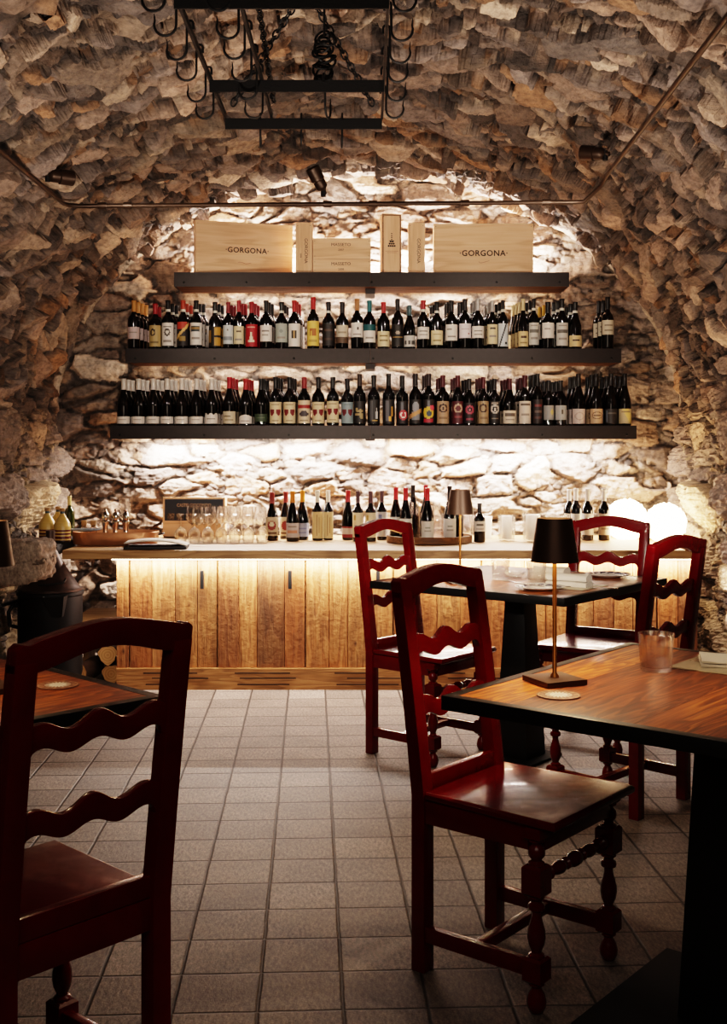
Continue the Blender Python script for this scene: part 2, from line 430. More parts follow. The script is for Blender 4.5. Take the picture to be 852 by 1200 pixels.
# cross-section polyline with arc length
tt = np.linspace(PI, 0, 1600)
prof = np.concatenate([np.stack([np.full(300, ACX-AW), np.linspace(0, SPR, 300, endpoint=False)], 1),
                       np.stack([ACX+AW*np.cos(tt), SPR+RISE*np.sin(tt)], 1),
                       np.stack([np.full(300, ACX+AW), np.linspace(SPR, 0, 301)[1:]], 1)])
ds = np.r_[0, np.cumsum(np.hypot(*np.diff(prof, axis=0).T))]
LEN = ds[-1]
tx = np.gradient(prof[:,0], ds); tz = np.gradient(prof[:,1], ds)
def arch(s): return np.interp(s, ds, prof[:,0]), np.interp(s, ds, prof[:,1]), np.interp(s, ds, tz), -np.interp(s, ds, tx)
def vault_part(name, s0, s1, y0, y1, step):
    S = np.linspace(s0, s1, max(2, int(round((s1-s0)/step))+1)); Y = np.linspace(y0, y1, max(2, int(round((y1-y0)/step))+1))
    SS, YY = np.meshgrid(S, Y, indexing='ij'); s = SS.ravel(); y = YY.ravel()
    x, z, nx, nz = arch(s)
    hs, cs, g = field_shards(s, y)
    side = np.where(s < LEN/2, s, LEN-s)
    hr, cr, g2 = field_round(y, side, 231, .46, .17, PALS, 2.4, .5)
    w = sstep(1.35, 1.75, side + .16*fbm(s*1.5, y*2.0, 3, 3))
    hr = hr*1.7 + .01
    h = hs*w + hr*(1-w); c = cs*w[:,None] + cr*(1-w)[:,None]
    # smooth pale mortar lip where the vault meets the back wall
    lip = sstep(YB-.16, YB-.07, y + .04*fbm(s*4, y*4, 5, 3)) * sstep(1.2, 1.7, side)
    h = h*(1-lip) + (-.05+.01*fbm(s*8, y*8, 6, 3))*lip
    c = c*(1-lip[:,None]) + np.array(lin('#a89a8a'))*lip[:,None]
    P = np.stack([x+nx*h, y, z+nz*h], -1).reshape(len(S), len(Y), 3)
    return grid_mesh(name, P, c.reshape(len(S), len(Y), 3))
sL = 1.45
STEP = .0072
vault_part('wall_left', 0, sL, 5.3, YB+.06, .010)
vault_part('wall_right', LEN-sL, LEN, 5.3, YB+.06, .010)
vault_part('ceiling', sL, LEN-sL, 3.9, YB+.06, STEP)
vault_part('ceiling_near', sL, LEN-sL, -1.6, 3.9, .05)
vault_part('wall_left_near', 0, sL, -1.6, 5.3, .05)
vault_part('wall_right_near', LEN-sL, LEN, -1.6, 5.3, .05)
# back wall
X = np.arange(-2.12, 2.18, .0072); Z = np.arange(-.02, 3.16, .0072)
XX, ZZ = np.meshgrid(X, Z, indexing='ij'); x = XX.ravel(); z = ZZ.ravel()
h, c, g = field_round(x, z, 331, .25, .125, PALW, 2.3, .22)
P = np.stack([x, YB-h, z], -1).reshape(len(X), len(Z), 3)
grid_mesh('wall_back', P, c.reshape(len(X), len(Z), 3))
# plain end wall behind the camera
mb = MB(); mb.box(-2.2, 2.3, -1.7, -1.6, 0, 3.2)
o = mb.build('wall_front', plain('dim plaster', '#6b5c4e', .9)); o['kind'] = 'structure'

# ------------------------------------------------------------------ floor
def floor_mat():
    t = NT('grey stone tiles'); co = obj_co(t)
    ph = .0453
    m = t.n('Mapping', vector_type='TEXTURE'); m.inputs['Rotation'].default_value = (0, 0, ph); t.link(co, m.inputs['Vector'])
    wob = t.n('TexNoise'); t.set(wob, Scale=9, Detail=2)
    t.link(co, wob.inputs['Vector'])
    wv = t.n('VectorMath', operation='MULTIPLY_ADD'); t.link(wob.outputs['Color'], wv.inputs[0]); wv.inputs[1].default_value = (.006, .006, 0); t.link(m.outputs[0], wv.inputs[2])
    sp = t.n('SeparateXYZ'); t.link(wv.outputs[0], sp.inputs[0])
    u = t.math('DIVIDE', t.math('SUBTRACT', sp.outputs[0], .0776), .2); v = t.math('DIVIDE', t.math('SUBTRACT', sp.outputs[1], 2.889), .2)
    def edge(a):
        f = t.math('FRACT', a); return t.math('MINIMUM', f, t.math('SUBTRACT', 1.0, f))
    e = t.math('MINIMUM', edge(u), edge(v))
    grout = t.math('SUBTRACT', 1.0, t.math('DIVIDE', t.math('SUBTRACT', e, .008), .022, True), True)
    cb = t.n('CombineXYZ'); t.link(t.math('FLOOR', u), cb.inputs[0]); t.link(t.math('FLOOR', v), cb.inputs[1])
    wn = t.n('TexWhiteNoise', noise_dimensions='2D'); t.link(cb.outputs[0], wn.inputs['Vector'])
    n1 = t.noise(co, 60, 5, .7); n2 = t.noise(co, 6, 4)
    n3 = t.noise(t.mapping(co, (110, 38, 1), (0,0,.5)), 1.0, 4, .7)
    base = t.ramp(wn.outputs['Value'], [(0, lin('#6a5f57')), (.3, lin('#786c63')), (.6, lin('#6c615a')), (1, lin('#857970'))])
    base = t.mix(.9, base, t.ramp(n3, [(.34, (.45,.45,.45)), (.52, (1,1,1)), (.68, (1.5,1.48,1.45))]), 'MULTIPLY')
    base = t.mix(.8, base, t.ramp(t.noise(co, 190, 3, .8), [(.35, (.5,.5,.5)), (.55, (1,1,1)), (.7, (1.45,1.45,1.45))]), 'MULTIPLY')
    base = t.mix(.6, base, t.ramp(n2, [(.3, (.7,.68,.66)), (.6, (1.1,1.1,1.1))]), 'MULTIPLY')
    c = t.mix(grout, base, lin('#2f2721'))
    h = t.math('SUBTRACT', t.math('ADD', t.math('MULTIPLY', n1, .25), t.math('MULTIPLY', n3, .3)), t.math('MULTIPLY', grout, .9))
    return t.out(c, .62, t.bump(h, .7, .007), Specular_IOR_Level=.4)
mb = MB(); mb.box(-2.2, 2.3, -1.7, 7.6, -.05, 0)
o = mb.build('floor', floor_mat()); o['kind'] = 'structure'

# ------------------------------------------------------------------ chairs
def tilt(z):
    t = max(0, z-.44)/.545
    return -.072*t*(.85+.15*t)
def turned(prof_blocks, M4=None):
    """alternating lathe and square blocks along z"""
    mb = MB()
    for kind, d in prof_blocks:
        if kind == 'l': mb.lathe(d, 16, M4)
        else:
            hw, z0, z1 = d; b = .006
            vs = []
            for w, z in ((hw-b, z0), (hw, z0+b), (hw, z1-b), (hw-b, z1)):
                vs += [(-w,-w,z),(w,-w,z),(w,w,z),(-w,w,z)]
            if M4: vs = [M4 @ Vector(p) for p in vs]
            fs = [(3,2,1,0)] + [(4*r+k, 4*r+(k+1)%4, 4*r+4+(k+1)%4, 4*r+4+k) for r in range(3) for k in range(4)] + [(12,13,14,15)]
            mb.add(vs, fs)
    return mb
def make_chair():
    R = M['red']; t = empty('ladder_back_chair')
    for sx in (-1, 1):
        mb = MB(); xs = sx*.1675; n = 14; vs = []; fs = []
        zs = [0, .2, .40, .44] + [.44+.51*(i/10) for i in range(1, 11)]
        for z in zs:
            w = .0215; d = .0195 if z < .45 else .0195-.004*(z-.45)
            yo = tilt(z)
            vs += [(xs-w, yo-d, z), (xs+w, yo-d, z), (xs+w, yo+d, z), (xs-w, yo+d, z)]
        m = len(zs)
        fs = [(3,2,1,0)] + [(4*r+k, 4*r+(k+1)%4, 4*r+4+(k+1)%4, 4*r+4+k) for r in range(m-1) for k in range(4)] + [tuple(4*(m-1)+k for k in range(4))]
        mb.add(vs, fs); mb.build('rear_leg', R, t, .0025, SM)
    # arched crest with square shoulders
    N = 33; xs = [-.189 + .378*i/(N-1) for i in range(N)]
    def crest_t(u):
        a = abs(u-.5)*2
        arch_ = (.5+.5*math.cos(PI*min(1, a/.90)))**.75
        z = .984 + .023*arch_ - .004*math.exp(-((a-.86)/.06)**2)
        return z - .010*max(0, (a-.93)/.07)**2
    def crest_b(u):
        a = abs(u-.5)*2
        return .930 + .028*(.5+.5*math.cos(PI*min(1, a/.80)))**.75 - .0*a
    mb = MB(); mb.strip(xs, [crest_t(i/(N-1)) for i in range(N)], [crest_b(i/(N-1)) for i in range(N)], -.017, .017, sh=tilt)
    mb.build('crest_rail', R, t, .004, SM)
    for zc in (.805, .650):
        N = 41; xs = [-.152+.304*i/(N-1) for i in range(N)]
        T = []; B = []
        for i in range(N):
            u = i/(N-1); a = abs(u-.5)*2
            wv = math.cos(2*PI*a/.80)
            wb = math.cos(2*PI*a/.78)
            T.append(zc + .023 + .0095*wv + .006*math.exp(-(a/.18)**2))
            B.append(zc - .022 + .0085*wb - .026*max(0, (a-.88)/.12)**1.5)
        mb = MB(); mb.strip(xs, T, B, -.009, .009, sh=tilt); mb.build('back_slat', R, t, .0035, SM)
    mb = MB(); mb.box(-.147, .147, -.010, .012, .448, .490); mb.build('lower_rail', R, t, .003, SM)
    # seat board: a little wider at the front, with a rounded lip
    mb = MB()
    vs = []; zs = ((.432, .008), (.438, 0), (.449, 0), (.455, .006))
    for z, i_ in zs: vs += [(-.187+i_, .021, z), (.187-i_, .021, z), (.204-i_, .400-i_, z), (-.204+i_, .400-i_, z)]
    fs = [(3,2,1,0)] + [(4*r+k, 4*r+(k+1)%4, 4*r+4+(k+1)%4, 4*r+4+k) for r in range(3) for k in range(4)] + [(12,13,14,15)]
    mb.add(vs, fs); mb.build('seat', R, t, .002, SM)
    mb = MB()
    for sx in (-1, 1): mb.box(sx*.174-.011, sx*.174+.011, .0205, .318, .375, .4315)
    mb.box(-.163, .163, -.012, .010, .385, .4465)
    mb.box(-.163, .163, .330, .352, .375, .4315)
    mb.build('seat_frame', R, t, .002, SM)
    for sx in (-1, 1):
        pb = [('l', [(.012,0),(.017,.003),(.0225,.016),(.0235,.028),(.019,.045),(.012,.056),(.012,.060),(.019,.066),(.019,.072)]),
              ('b', (.0245, .071, .131)),
              ('l', [(.019,.130),(.019,.136),(.012,.141),(.013,.146),(.019,.160),(.0215,.176),(.0205,.193),(.015,.212),(.0115,.226),(.0115,.236),(.019,.241),(.0205,.247),(.019,.253),(.013,.257),(.013,.262),(.020,.268),(.020,.275)]),
              ('b', (.0255, .273, .345)),
              ('l', [(.020,.344),(.019,.350),(.012,.354),(.013,.358),(.0195,.366),(.0205,.374),(.0190,.384),(.012,.392),(.012,.396),(.020,.400),(.020,.404)]),
              ('b', (.0225, .402, .4315))]
        mb = turned(pb, Matrix.Translation((sx*.18, .338, 0)))
        mb.build('front_leg', R, t, 0, SM)
    for sx in (-1, 1):
        mb = MB(); mb.box(-.011, .011, .019, .317, .078, .116, M=Matrix.Translation((sx*.1735, 0, 0))); mb.build('side_stretcher', R, t, .002, SM)
    mb = MB(); mb.box(-.163, .163, .150, .176, .085, .112); mb.build('cross_stretcher', R, t, .002, SM)
    # turned front stretcher
    L = .310; prof = [(.010,0),(.016,.004),(.018,.012),(.016,.020),(.010,.024),(.010,.030),(.016,.034),(.010,.040),(.011,.050),(.015,.068),(.017,.083),(.014,.098),(.010,.108),(.015,.113),(.015,.119),(.010,.124),(.012,.130),(.018,.142),(.019,.155)]
    prof = prof + [(r, L-z) for r, z in prof[:-1][::-1]]
    mb = MB(); mb.lathe(prof, 14, Matrix.Translation((-.155, .338, .309)) @ Matrix.Rotation(PI/2, 4, 'Y')); mb.build('front_stretcher', R, t, 0, SM)
    return t
chair = make_chair()
GC = 'red ladder-back chairs around the tables'
def put_chair(c, rl, rr, label):
    """rl, rr: floor points of the two rear legs, left and right as seen from behind (facing forward)"""
    rl, rr = Vector(rl), Vector(rr); mid = (rl+rr)/2; d = (rr-rl)
    c.location = (mid.x, mid.y, 0); c.rotation_euler = (0, 0, math.atan2(d.y, d.x))
    tag(c, label, 'chair', GC)
def from_dir(rl, fwd, w=.335):
    fwd = Vector(fwd).normalized(); right = Vector((fwd.y, -fwd.x)); return rl, (rl[0]+right.x*w, rl[1]+right.y*w)
# A: near left, seen from behind; B: pulled up to the near right table; C, D, E around the middle table
put_chair(chair, (-.630, 1.980), (-.400, 2.238), 'dark red chair in the near left corner seen from behind')
c2 = copy_tree(chair); put_chair(c2, (.361, 3.16), (.149, 2.90), 'red chair beside the near lamp table, whole seat and turned legs in view')
c3 = copy_tree(chair); put_chair(c3, (.252, 5.247), (.037, 4.99), 'red chair on the open floor side of the middle table')
c4 = copy_tree(chair); put_chair(c4, (1.255, 5.24), (.984, 5.41), 'dark red chair between the middle table and the sideboard')
c5 = copy_tree(chair); put_chair(c5, (.972, 4.09), (1.206, 4.33), 'bright red chair with its back to the near lamp table, by the stone wall')

# ------------------------------------------------------------------ tables
TH = .760
def make_table(name, corner, a, b, sa, sb, base, label, tones, seed, widths=None):
    """corner: one corner; a, b unit directions of the two edges"""
    a = Vector(a).normalized(); ang = math.atan2(a.y, a.x)
    ce = Vector(corner) + a*sa/2 + Vector(b).normalized()*sb/2
    t = empty(name, (ce.x, ce.y, 0), ang); tag(t, label, 'table', 'square wood and black metal tables')
    ha, hb = sa/2, sb/2; w = .028
    mb = MB()
    zt, zb = TH, TH-.032
    # black edge frame as a ring
    o_ = [(-ha,-hb),(ha,-hb),(ha,hb),(-ha,hb)]; i_ = [(-ha+w,-hb+w),(ha-w,-hb+w),(ha-w,hb-w),(-ha+w,hb-w)]
    vs = [(x,y,zb) for x,y in o_]+[(x,y,zt) for x,y in o_]+[(x,y,zt) for x,y in i_]+[(x,y,zb) for x,y in i_]
    fs = []
    for k in range(4):
        k2 = (k+1) % 4
        fs += [(k,k2,4+k2,4+k),(4+k,4+k2,8+k2,8+k),(8+k,8+k2,12+k2,12+k),(12+k,12+k2,k2,k)]
    mb.add(vs, fs); mb.build('edge_frame', M['black'], t, .0015, SM)
    # boards
    rng = random.Random(seed); mb = MB(); x = -ha+w+.0005; end = ha-w-.0005; n = len(tones)
    ws = widths or [rng.uniform(.8, 1.2) for _ in range(n)]; tot = sum(ws)
    for tn, ww in zip(tones, ws):
        x1 = x + (end-x if tn is tones[-1] and False else (end+ha-w-.0005)*ww/tot)
        mb.box(x+.0004, x1-.0004, -hb+w+.0005, hb-w-.0005, TH-.024, TH-.0006, c=tn); x = x1
    mb.build('wooden_boards', M['tablewood'], t)
    mb = MB(); mb.box(-ha+w, ha-w, -hb+w, hb-w, TH-.030, TH-.0245); mb.build('underframe', M['black'], t)
    mb = MB(); mb.taper(.078, .078, .045, .045, .0125, TH-.0305); mb.build('pedestal', M['black'], t, .002, SM)
    mb = MB(); mb.box(-base, base, -base, base, .0005, .012); mb.build('base_plate', M['basemetal'], t, .003, SM)
    return t
TA, TB = (.775, -.632), (.632, .775)
tn1 = [(1.5,1.3,.95),(.50,.36,.30),(1.0,.82,.62),(.6,.45,.36)]
make_table('pedestal_table', (.174, 2.574), TA, TB, .93, .93, .255, 'near right square table with black edge, board top, lamp and drinking glass', tn1, 2, [.137,.29,.25,.197])
n2 = (.748, 4.28)
make_table('pedestal_table', (n2[0]-.93*TA[0], n2[1]-.93*TA[1]), TA, TB, .93, .90, .13, 'middle square table laid with two plates, napkins and two glasses', [(.9,.75,.62),(.7,.55,.45),(1.0,.85,.7),(.75,.6,.5),(.95,.8,.66)], 5)
r3 = Vector((-.4456, 2.574)); a3 = Vector((.715, -.699)).normalized(); b3 = Vector((.699, .715)).normalized()
make_table('pedestal_table', r3 - a3*.93 - b3*.93, a3, b3, .93, .93, .25, 'left square table behind the dark chair, partly out of view', [(.8,.66,.52),(.62,.47,.38),(.85,.7,.55),(.7,.55,.45),(.9,.72,.55)], 9)

# ------------------------------------------------------------------ table lamps
def make_lamp():
    t = empty('table_lamp')
    mb = MB(); mb.box(-.055, .055, -.055, .055, 0, .0125); mb.build('base', M['lampskin'], t, .0015, SM)
    mb = MB(); mb.lathe([(.011,.0127),(.010,.018),(.0052,.024),(.0052,.372)], 14); mb.build('pole', M['gold'], t, 0, SM)
    mb = MB(); mb.lathe([(.0568,.286),(.0412,.388),(.0400,.3885),(.0392,.384),(.0552,.2865),(.0568,.286)], 40, cap=False); mb.build('shade', M['lampskin'], t, 0, SM)
    mb = MB(); mb.lathe([(.0068,.366),(.034,.366),(.0345,.370),(.030,.376),(.0068,.376)], 28); mb.build('diffuser', M['lampglow'], t, 0, SM)
    return t
GL = 'cordless table lamps'
lamp = make_lamp(); lamp.location = (.452, 2.717, TH+.0005); lamp.rotation_euler = (0,0,math.radians(24))
tag(lamp, 'dark bronze table lamp with tapered shade on the near right table', 'lamp', GL)
l2 = copy_tree(lamp); l2.location = (.404, 4.80, TH+.0005); l2.rotation_euler = (0,0,math.radians(10)); tag(l2, 'dark bronze table lamp on the middle table, in front of the sideboard bottles', 'lamp', GL)
l3 = copy_tree(lamp); l3.location = (-.855, 2.62, TH+.0005); l3.rotation_euler = (0,0,math.radians(45)); tag(l3, 'bronze table lamp on the left table, only part of its shade in view', 'lamp', GL)

# coasters
def coaster(x, y, label):
    mb = MB(); n = 40; R = .049
    rings = [(0, None), (.012, (.5,.45,.40)), (.020, (.15,.055,.028)), (.030, (.5,.45,.40)), (.034, (.15,.055,.028)), (.044, (.15,.055,.028)), (.046, (.35,.2,.13)), (R, (.15,.055,.028))]
    vs = [(0,0,.002)]; fs = []; cs = []
    for r, c in rings[1:]:
        for k in range(n): vs.append((r*math.cos(2*PI*k/n), r*math.sin(2*PI*k/n), .002))
    for k in range(n): mb_c = (.5,.45,.40); fs.append((0, 1+k, 1+(k+1) % n)); cs.append(mb_c)
    for i in range(1, len(rings)-1):
        for k in range(n):
            c = rings[i+1][1]
            if i == 2: c = (.5,.45,.40) if k % 2 == 0 else (.2,.08,.045)
            if i == 1: c = (.55,.5,.45)
            if i == 4: c = (.15,.055,.028) if k % 3 else (.3,.15,.09)
            b0 = 1+(i-1)*n; b1 = 1+i*n
            fs.append((b0+k, b1+k, b1+(k+1)%n, b0+(k+1)%n)); cs.append(c)
    b = len(vs)
    last = 1+(len(rings)-2)*n
    for k in range(n): vs.append((R*math.cos(2*PI*k/n), R*math.sin(2*PI*k/n), 0))
    for k in range(n): fs.append((last+k, b+k, b+(k+1)%n, last+(k+1)%n)); cs.append((.3,.17,.1))
    fs.append(tuple(b+k for k in range(n-1,-1,-1))); cs.append((.3,.17,.1))
    for f, c in zip(fs, cs): mb.f.append(f); mb.c.append(c)
    mb.v = vs
    o = mb.build('coaster', M['label'], loc=(x, y, TH+.0005)); tag(o, label, 'coaster', 'round printed coasters')
coaster(.437, 2.572, 'round brown coaster with white print in front of the near lamp')
coaster(-.714, 2.682, 'round brown coaster with white print on the left table')

# tumblers
def make_tumbler():
    mb = MB()
    mb.lathe([(0,.0),(.0365,.0),(.0385,.002),(.0445,.092),(.0447,.0935),(.0440,.0935),(.0425,.09),(.0365,.014),(.033,.010),(0,.0095)], 40)
    return mb.build('water_glass', M['glass'], None, 0, SM)
GT = 'clear tumblers on the tables'
tb = make_tumbler(); tb.location = (.730, 2.866, TH+.0005); tag(tb, 'clear tumbler on the near right table beside the napkin', 'glass', GT)
t2 = tb.copy(); col.objects.link(t2); t2.location = (.588, 4.93, TH+.0005); t2.scale = (.92,)*3; tag(t2, 'clear tumbler on the middle table near its lamp, standing alone', 'glass', GT)
t3 = tb.copy(); col.objects.link(t3); t3.location = (.722, 4.80, TH+.0005); t3.scale = (.95,)*3; tag(t3, 'clear tumbler on the middle table just behind the near plate', 'glass', GT)

def plate(x, y, label, rz=0):
    t = empty('dinner_plate', (x, y, TH+.0005), rz)
    mb = MB(); mb.lathe([(0,.0),(.055,.0),(.060,.002),(.098,.012),(.100,.0135),(.098,.0145),(.060,.0055),(.055,.0045),(0,.004)], 44); mb.build('dish', M['china'], t, 0, SM)
    mb = MB()
    for k in range(14):
        a = 2*PI*k/14
        for (r, w, l, da) in ((.080, .008, .014, 0), (.072, .006, .006, .16)):
            n = 8; c0 = Vector((r*math.cos(a+da), r*math.sin(a+da), 0)); e1 = Vector((math.cos(a), math.sin(a), 0)); e2 = Vector((-e1.y, e1.x, 0))
            def zz(p): rr = p.length; return .0055+(rr-.060)/(.038)*.009+.0006
            vs = []
            for q in range(n):
                p = c0 + e1*w*math.cos(2*PI*q/n) + e2*l*math.sin(2*PI*q/n); vs.append((p.x, p.y, zz(p)))
            mb.add(vs, [tuple(range(n))])
    mb.build('painted_rim', M['blueglaze'], t)
    tag(t, label, 'plate', 'blue and white plates')
plate(.700, 4.56, 'blue and white plate at the near corner of the middle table')
plate(1.071, 5.03, 'blue and white plate at the far side of the middle table, before the dark chair', .3)

def napkin(x, y, rz, w, d, hgt, label, roll=False):
    mb = MB(); n = 12
    prof_ = []
    # folded layers with a rounded fold on one long side
    xs = [-w/2 + w*i/n for i in range(n+1)]
    for (z0, z1, ins) in ((0, hgt*.45, 0), (hgt*.47, hgt, .006)):
        vs = []; fs = []
        m = 9
        for i in range(n+1):
            for k in range(m):
                yy = -d/2+ins + (d-2*ins)*k/(m-1)
                bul = math.sin(PI*min(1, max(0, (k)/(m-1))))
                wv = .0018*math.sin(xs[i]*40+k*.9)
                vs.append((xs[i]*(1-ins*4), yy, z1*(.72+.28*bul**.4)+wv))
        for i in range(n+1):
            for k in range(m):
                vs.append((xs[i]*(1-ins*4), -d/2+ins+(d-2*ins)*k/(m-1), z0))
        B = (n+1)*m
        for i in range(n):
            for k in range(m-1):
                a = i*m+k; fs += [(a, a+m, a+m+1, a+1), (B+a, B+a+1, B+a+m+1, B+a+m)]
        for i in range(n):
            fs += [(i*m, B+i*m, B+(i+1)*m, (i+1)*m), (i*m+m-1, (i+1)*m+m-1, B+(i+1)*m+m-1, B+i*m+m-1)]
        for k in range(m-1):
            fs += [(k, k+1, B+k+1, B+k), (n*m+k, B+n*m+k, B+n*m+k+1, n*m+k+1)]
        mb.add(vs, fs)
    o = mb.build('napkin', M['linen'], None, 0, 1.2, (x, y, 0)); o.rotation_euler = (0,0,rz)
    tag(o, label, 'napkin', 'folded linen napkins'); return o
angT = math.atan2(TA[1], TA[0])
# middle table settings
o = napkin(.835, 4.66, angT+.15, .17, .085, .050, 'rolled white napkin beside the near plate of the middle table'); o.location.z = TH+.0035
o = napkin(.815, 4.985, angT+.1, .15, .085, .046, 'rolled pale napkin between the tumbler and the far plate of the middle table'); o.location.z = TH+.0035
def mat_sheet(name, x, y, rz, w, d, mat, label, pic=None):
    mb = MB(); mb.box(-w/2, w/2, -d/2, d/2, 0, .0025)
    t = mb.build(name, mat, None, 0, None, (x, y, TH+.0005)); t.rotation_euler = (0,0,rz)
    if pic:
        mb = MB(); x0,x1,y0,y1 = pic; mb.box(x0,x1,y0,y1,.0026,.0030); mb.build('printed_picture', M['printpic'], t)
    tag(t, label, 'place mat', 'place mats'); return t
M['printpic'] = (lambda t: t.out(t.ramp(t.noise(obj_co(t), 45, 3, .7), [(.35, lin('#1a1410')), (.5, lin('#5c4632')), (.62, lin('#a89478')), (.7, lin('#241a14'))]), .3))(NT('printed mat picture'))
M['mat'] = plain('laminated mat', '#a89c84', .25, 0, .06, coat=.3)
mat_sheet('place_mat', .845, 4.672, angT, .22, .22, M['paper'], 'pale paper place mat under the rolled napkin and cutlery, middle table')
mat_sheet('place_mat', .82, 4.99, angT, .17, .17, M['paper'], 'pale paper place mat at the far side of the middle table')
mat_sheet('place_mat', .985, 2.900, angT, .34, .26, M['mat'], 'glossy printed place mat under the folded napkin on the near right table', (-.160, -.03, -.02, .12))
o = napkin(.965, 2.945, angT+.45, .20, .15, .018, 'folded cream napkin on the glossy place mat, near right table'); o.location.z = TH+.0040
# cutlery
def fork(x, y, z, rz, label, rx=0):
    mb = MB()
    L = .19
    mb.box(-.004, .004, -L/2, L/2-.06, 0, .003)
    mb.taper(.004, .0, .011, 0, 0, 0) if False else None
    mb.add([(-.004,L/2-.06,0),(.004,L/2-.06,0),(.011,L/2-.042,.002),(-.011,L/2-.042,.002),(-.004,L/2-.06,.003),(.004,L/2-.06,.003),(.011,L/2-.042,.0045),(-.011,L/2-.042,.0045)],
           [(3,2,1,0),(4,5,6,7),(0,1,5,4),(1,2,6,5),(2,3,7,6),(3,0,4,7)])
    for k in range(4):
        xx = -.0095+.0063*k; mb.box(xx-.0014, xx+.0014, L/2-.0425, L/2, .002, .0045)
    o = mb.build('fork', M['chrome'], None, 0, None, (x, y, z)); o.rotation_euler = (rx,0,rz); tag(o, label, 'fork'); return o
def knife(x, y, z, rz, label):
    mb = MB(); mb.box(-.0055, .0055, -.11, -.01, 0, .005); mb.strip([-.008+0*i for i in range(1)]*0 or [-.006, 0, .006, .008], [.0035]*4, [.0005]*4, -.01, .10)
    o = mb.build('knife', M['chrome'], None, 0, None, (x, y, z)); o.rotation_euler = (0,0,rz); tag(o, label, 'knife'); return o
fork(.640, 4.60, TH+.0175, .9, 'steel fork resting across the near plate of the middle table', .05)
knife(.905, 4.585, TH+.0035, angT+PI/2+.25, 'steel table knife on the paper mat beside the rolled napkin')
# shallow glass dish on middle table
mb = MB(); mb.lathe([(0,0),(.03,0),(.045,.012),(.047,.022),(.0455,.022),(.043,.013),(.028,.003),(0,.003)], 30)
o = mb.build('glass_dish', M['glass'], None, 0, SM, (.665, 5.02, TH+.0005)); tag(o, 'shallow clear dish between the two tumblers on the middle table', 'dish')

# ------------------------------------------------------------------ sideboard
FY = 6.32                                # door faces
x0, x1 = xat(137, FY), xat(819, FY)
sb = empty('sideboard', ((x0+x1)/2, FY, 0)); sx_ = (x0+x1)/2
tag(sb, 'long low sideboard faced with reclaimed larch boards under the worktop', 'sideboard')
CT0, CT1 = .726, .774
mb = MB(); mb.box(x0+.02-sx_, x1-sx_, .03, .85, .11, CT0-.001); mb.build('carcass', M['plinth'], sb)
mb = MB()
mb.box(x0-sx_, x1-sx_, -.012, .06, .0, .118)
pl = mb.build('plinth', M['plinth'], sb)
mb = MB(); rr = random.Random(3)
for zz in (.092, .064, .030):
    xx = x0+.1+rr.uniform(0, .2)
    while xx < x1-.4:
        L = rr.uniform(.22, .36); mb.box(xx-sx_, xx+L-sx_, -.0135, -.011, zz-.003, zz+.003); xx += L+rr.uniform(.15, .3)
mb.build('vent_slots', M['ink'], pl)
mb = MB(); mb.box(x0-sx_, x0+.065-sx_, -.004, .03, .119, CT0-.001, c=(1.0,.85,.7)); mb.build('end_post', M['doorwood'], sb)
seams = [152, 255, 358, 461, 564, 667, 770, 818.5]
rr = random.Random(12)
for k in range(len(seams)-1):
    da, db = xat(seams[k], FY)+.004, xat(seams[k+1], FY)-.004
    nb = 4 if k < 6 else 2
    cuts = [0]+sorted(rr.uniform(.9, 1.1)*(i/nb) for i in range(1, nb))+[1]
    vs = []; fs = []; cs = []; mb = MB(); wd = db-da
    zb, zt = .121, CT0-.012
    edges = []
    for i in range(nb):
        a_, b_ = da+wd*cuts[i], da+wd*cuts[i+1]
        g = .0022
        tone = rr.choice([(1.1,1.0,.86),(.80,.62,.48),(1.15,1.08,.98),(.68,.56,.47),(1.0,.80,.60),(.9,.86,.74)])
        if k == 1 and i == 2: tone = (.55,.5,.47)
        yo = rr.uniform(-.003, .003)
        mb.add([(a_+g-sx_, yo, zb),(b_-g-sx_, yo, zb),(b_-g-sx_, yo, zt),(a_+g-sx_, yo, zt),
                (a_-sx_, yo+.008, zb),(b_-sx_, yo+.008, zb),(b_-sx_, yo+.008, zt),(a_-sx_, yo+.008, zt),
                (a_-sx_, .028, zb),(b_-sx_, .028, zb),(b_-sx_, .028, zt),(a_-sx_, .028, zt)],
               [(0,1,2,3),(4,0,3,7),(1,5,6,2),(4,5,1,0),(3,2,6,7),(8,4,7,11),(5,9,10,6),(11,10,9,8),(8,9,5,4),(7,6,10,11)], tone)
    d = mb.build('door', M['doorwood'], sb)
    if k < 6:
        hx = da+wd*.83-sx_; mb = MB(); mb.box(hx-.010, hx+.010, -.016, -.004, .555, .655); hd = mb.build('handle', M['black'], d, .002); hd['label'] = 'slim black metal pull'
mb = MB(); mb.box(x0-.02-sx_, x1+.01-sx_, -.040, -.028, CT0-.009, CT0-.002); mb.build('led_strip', M['led'], sb)
# worktop
mb = MB(); tx0, tx1 = xat(73, 6.22), xat(821, 6.22)
mb.box(tx0, tx1, 6.215, 7.34, CT0, CT1)
o = mb.build('worktop', M['topwood'], None, .003); tag(o, 'long pale wooden worktop on the sideboard, carrying bottles and glasses', 'worktop')
CT = CT1+.0005

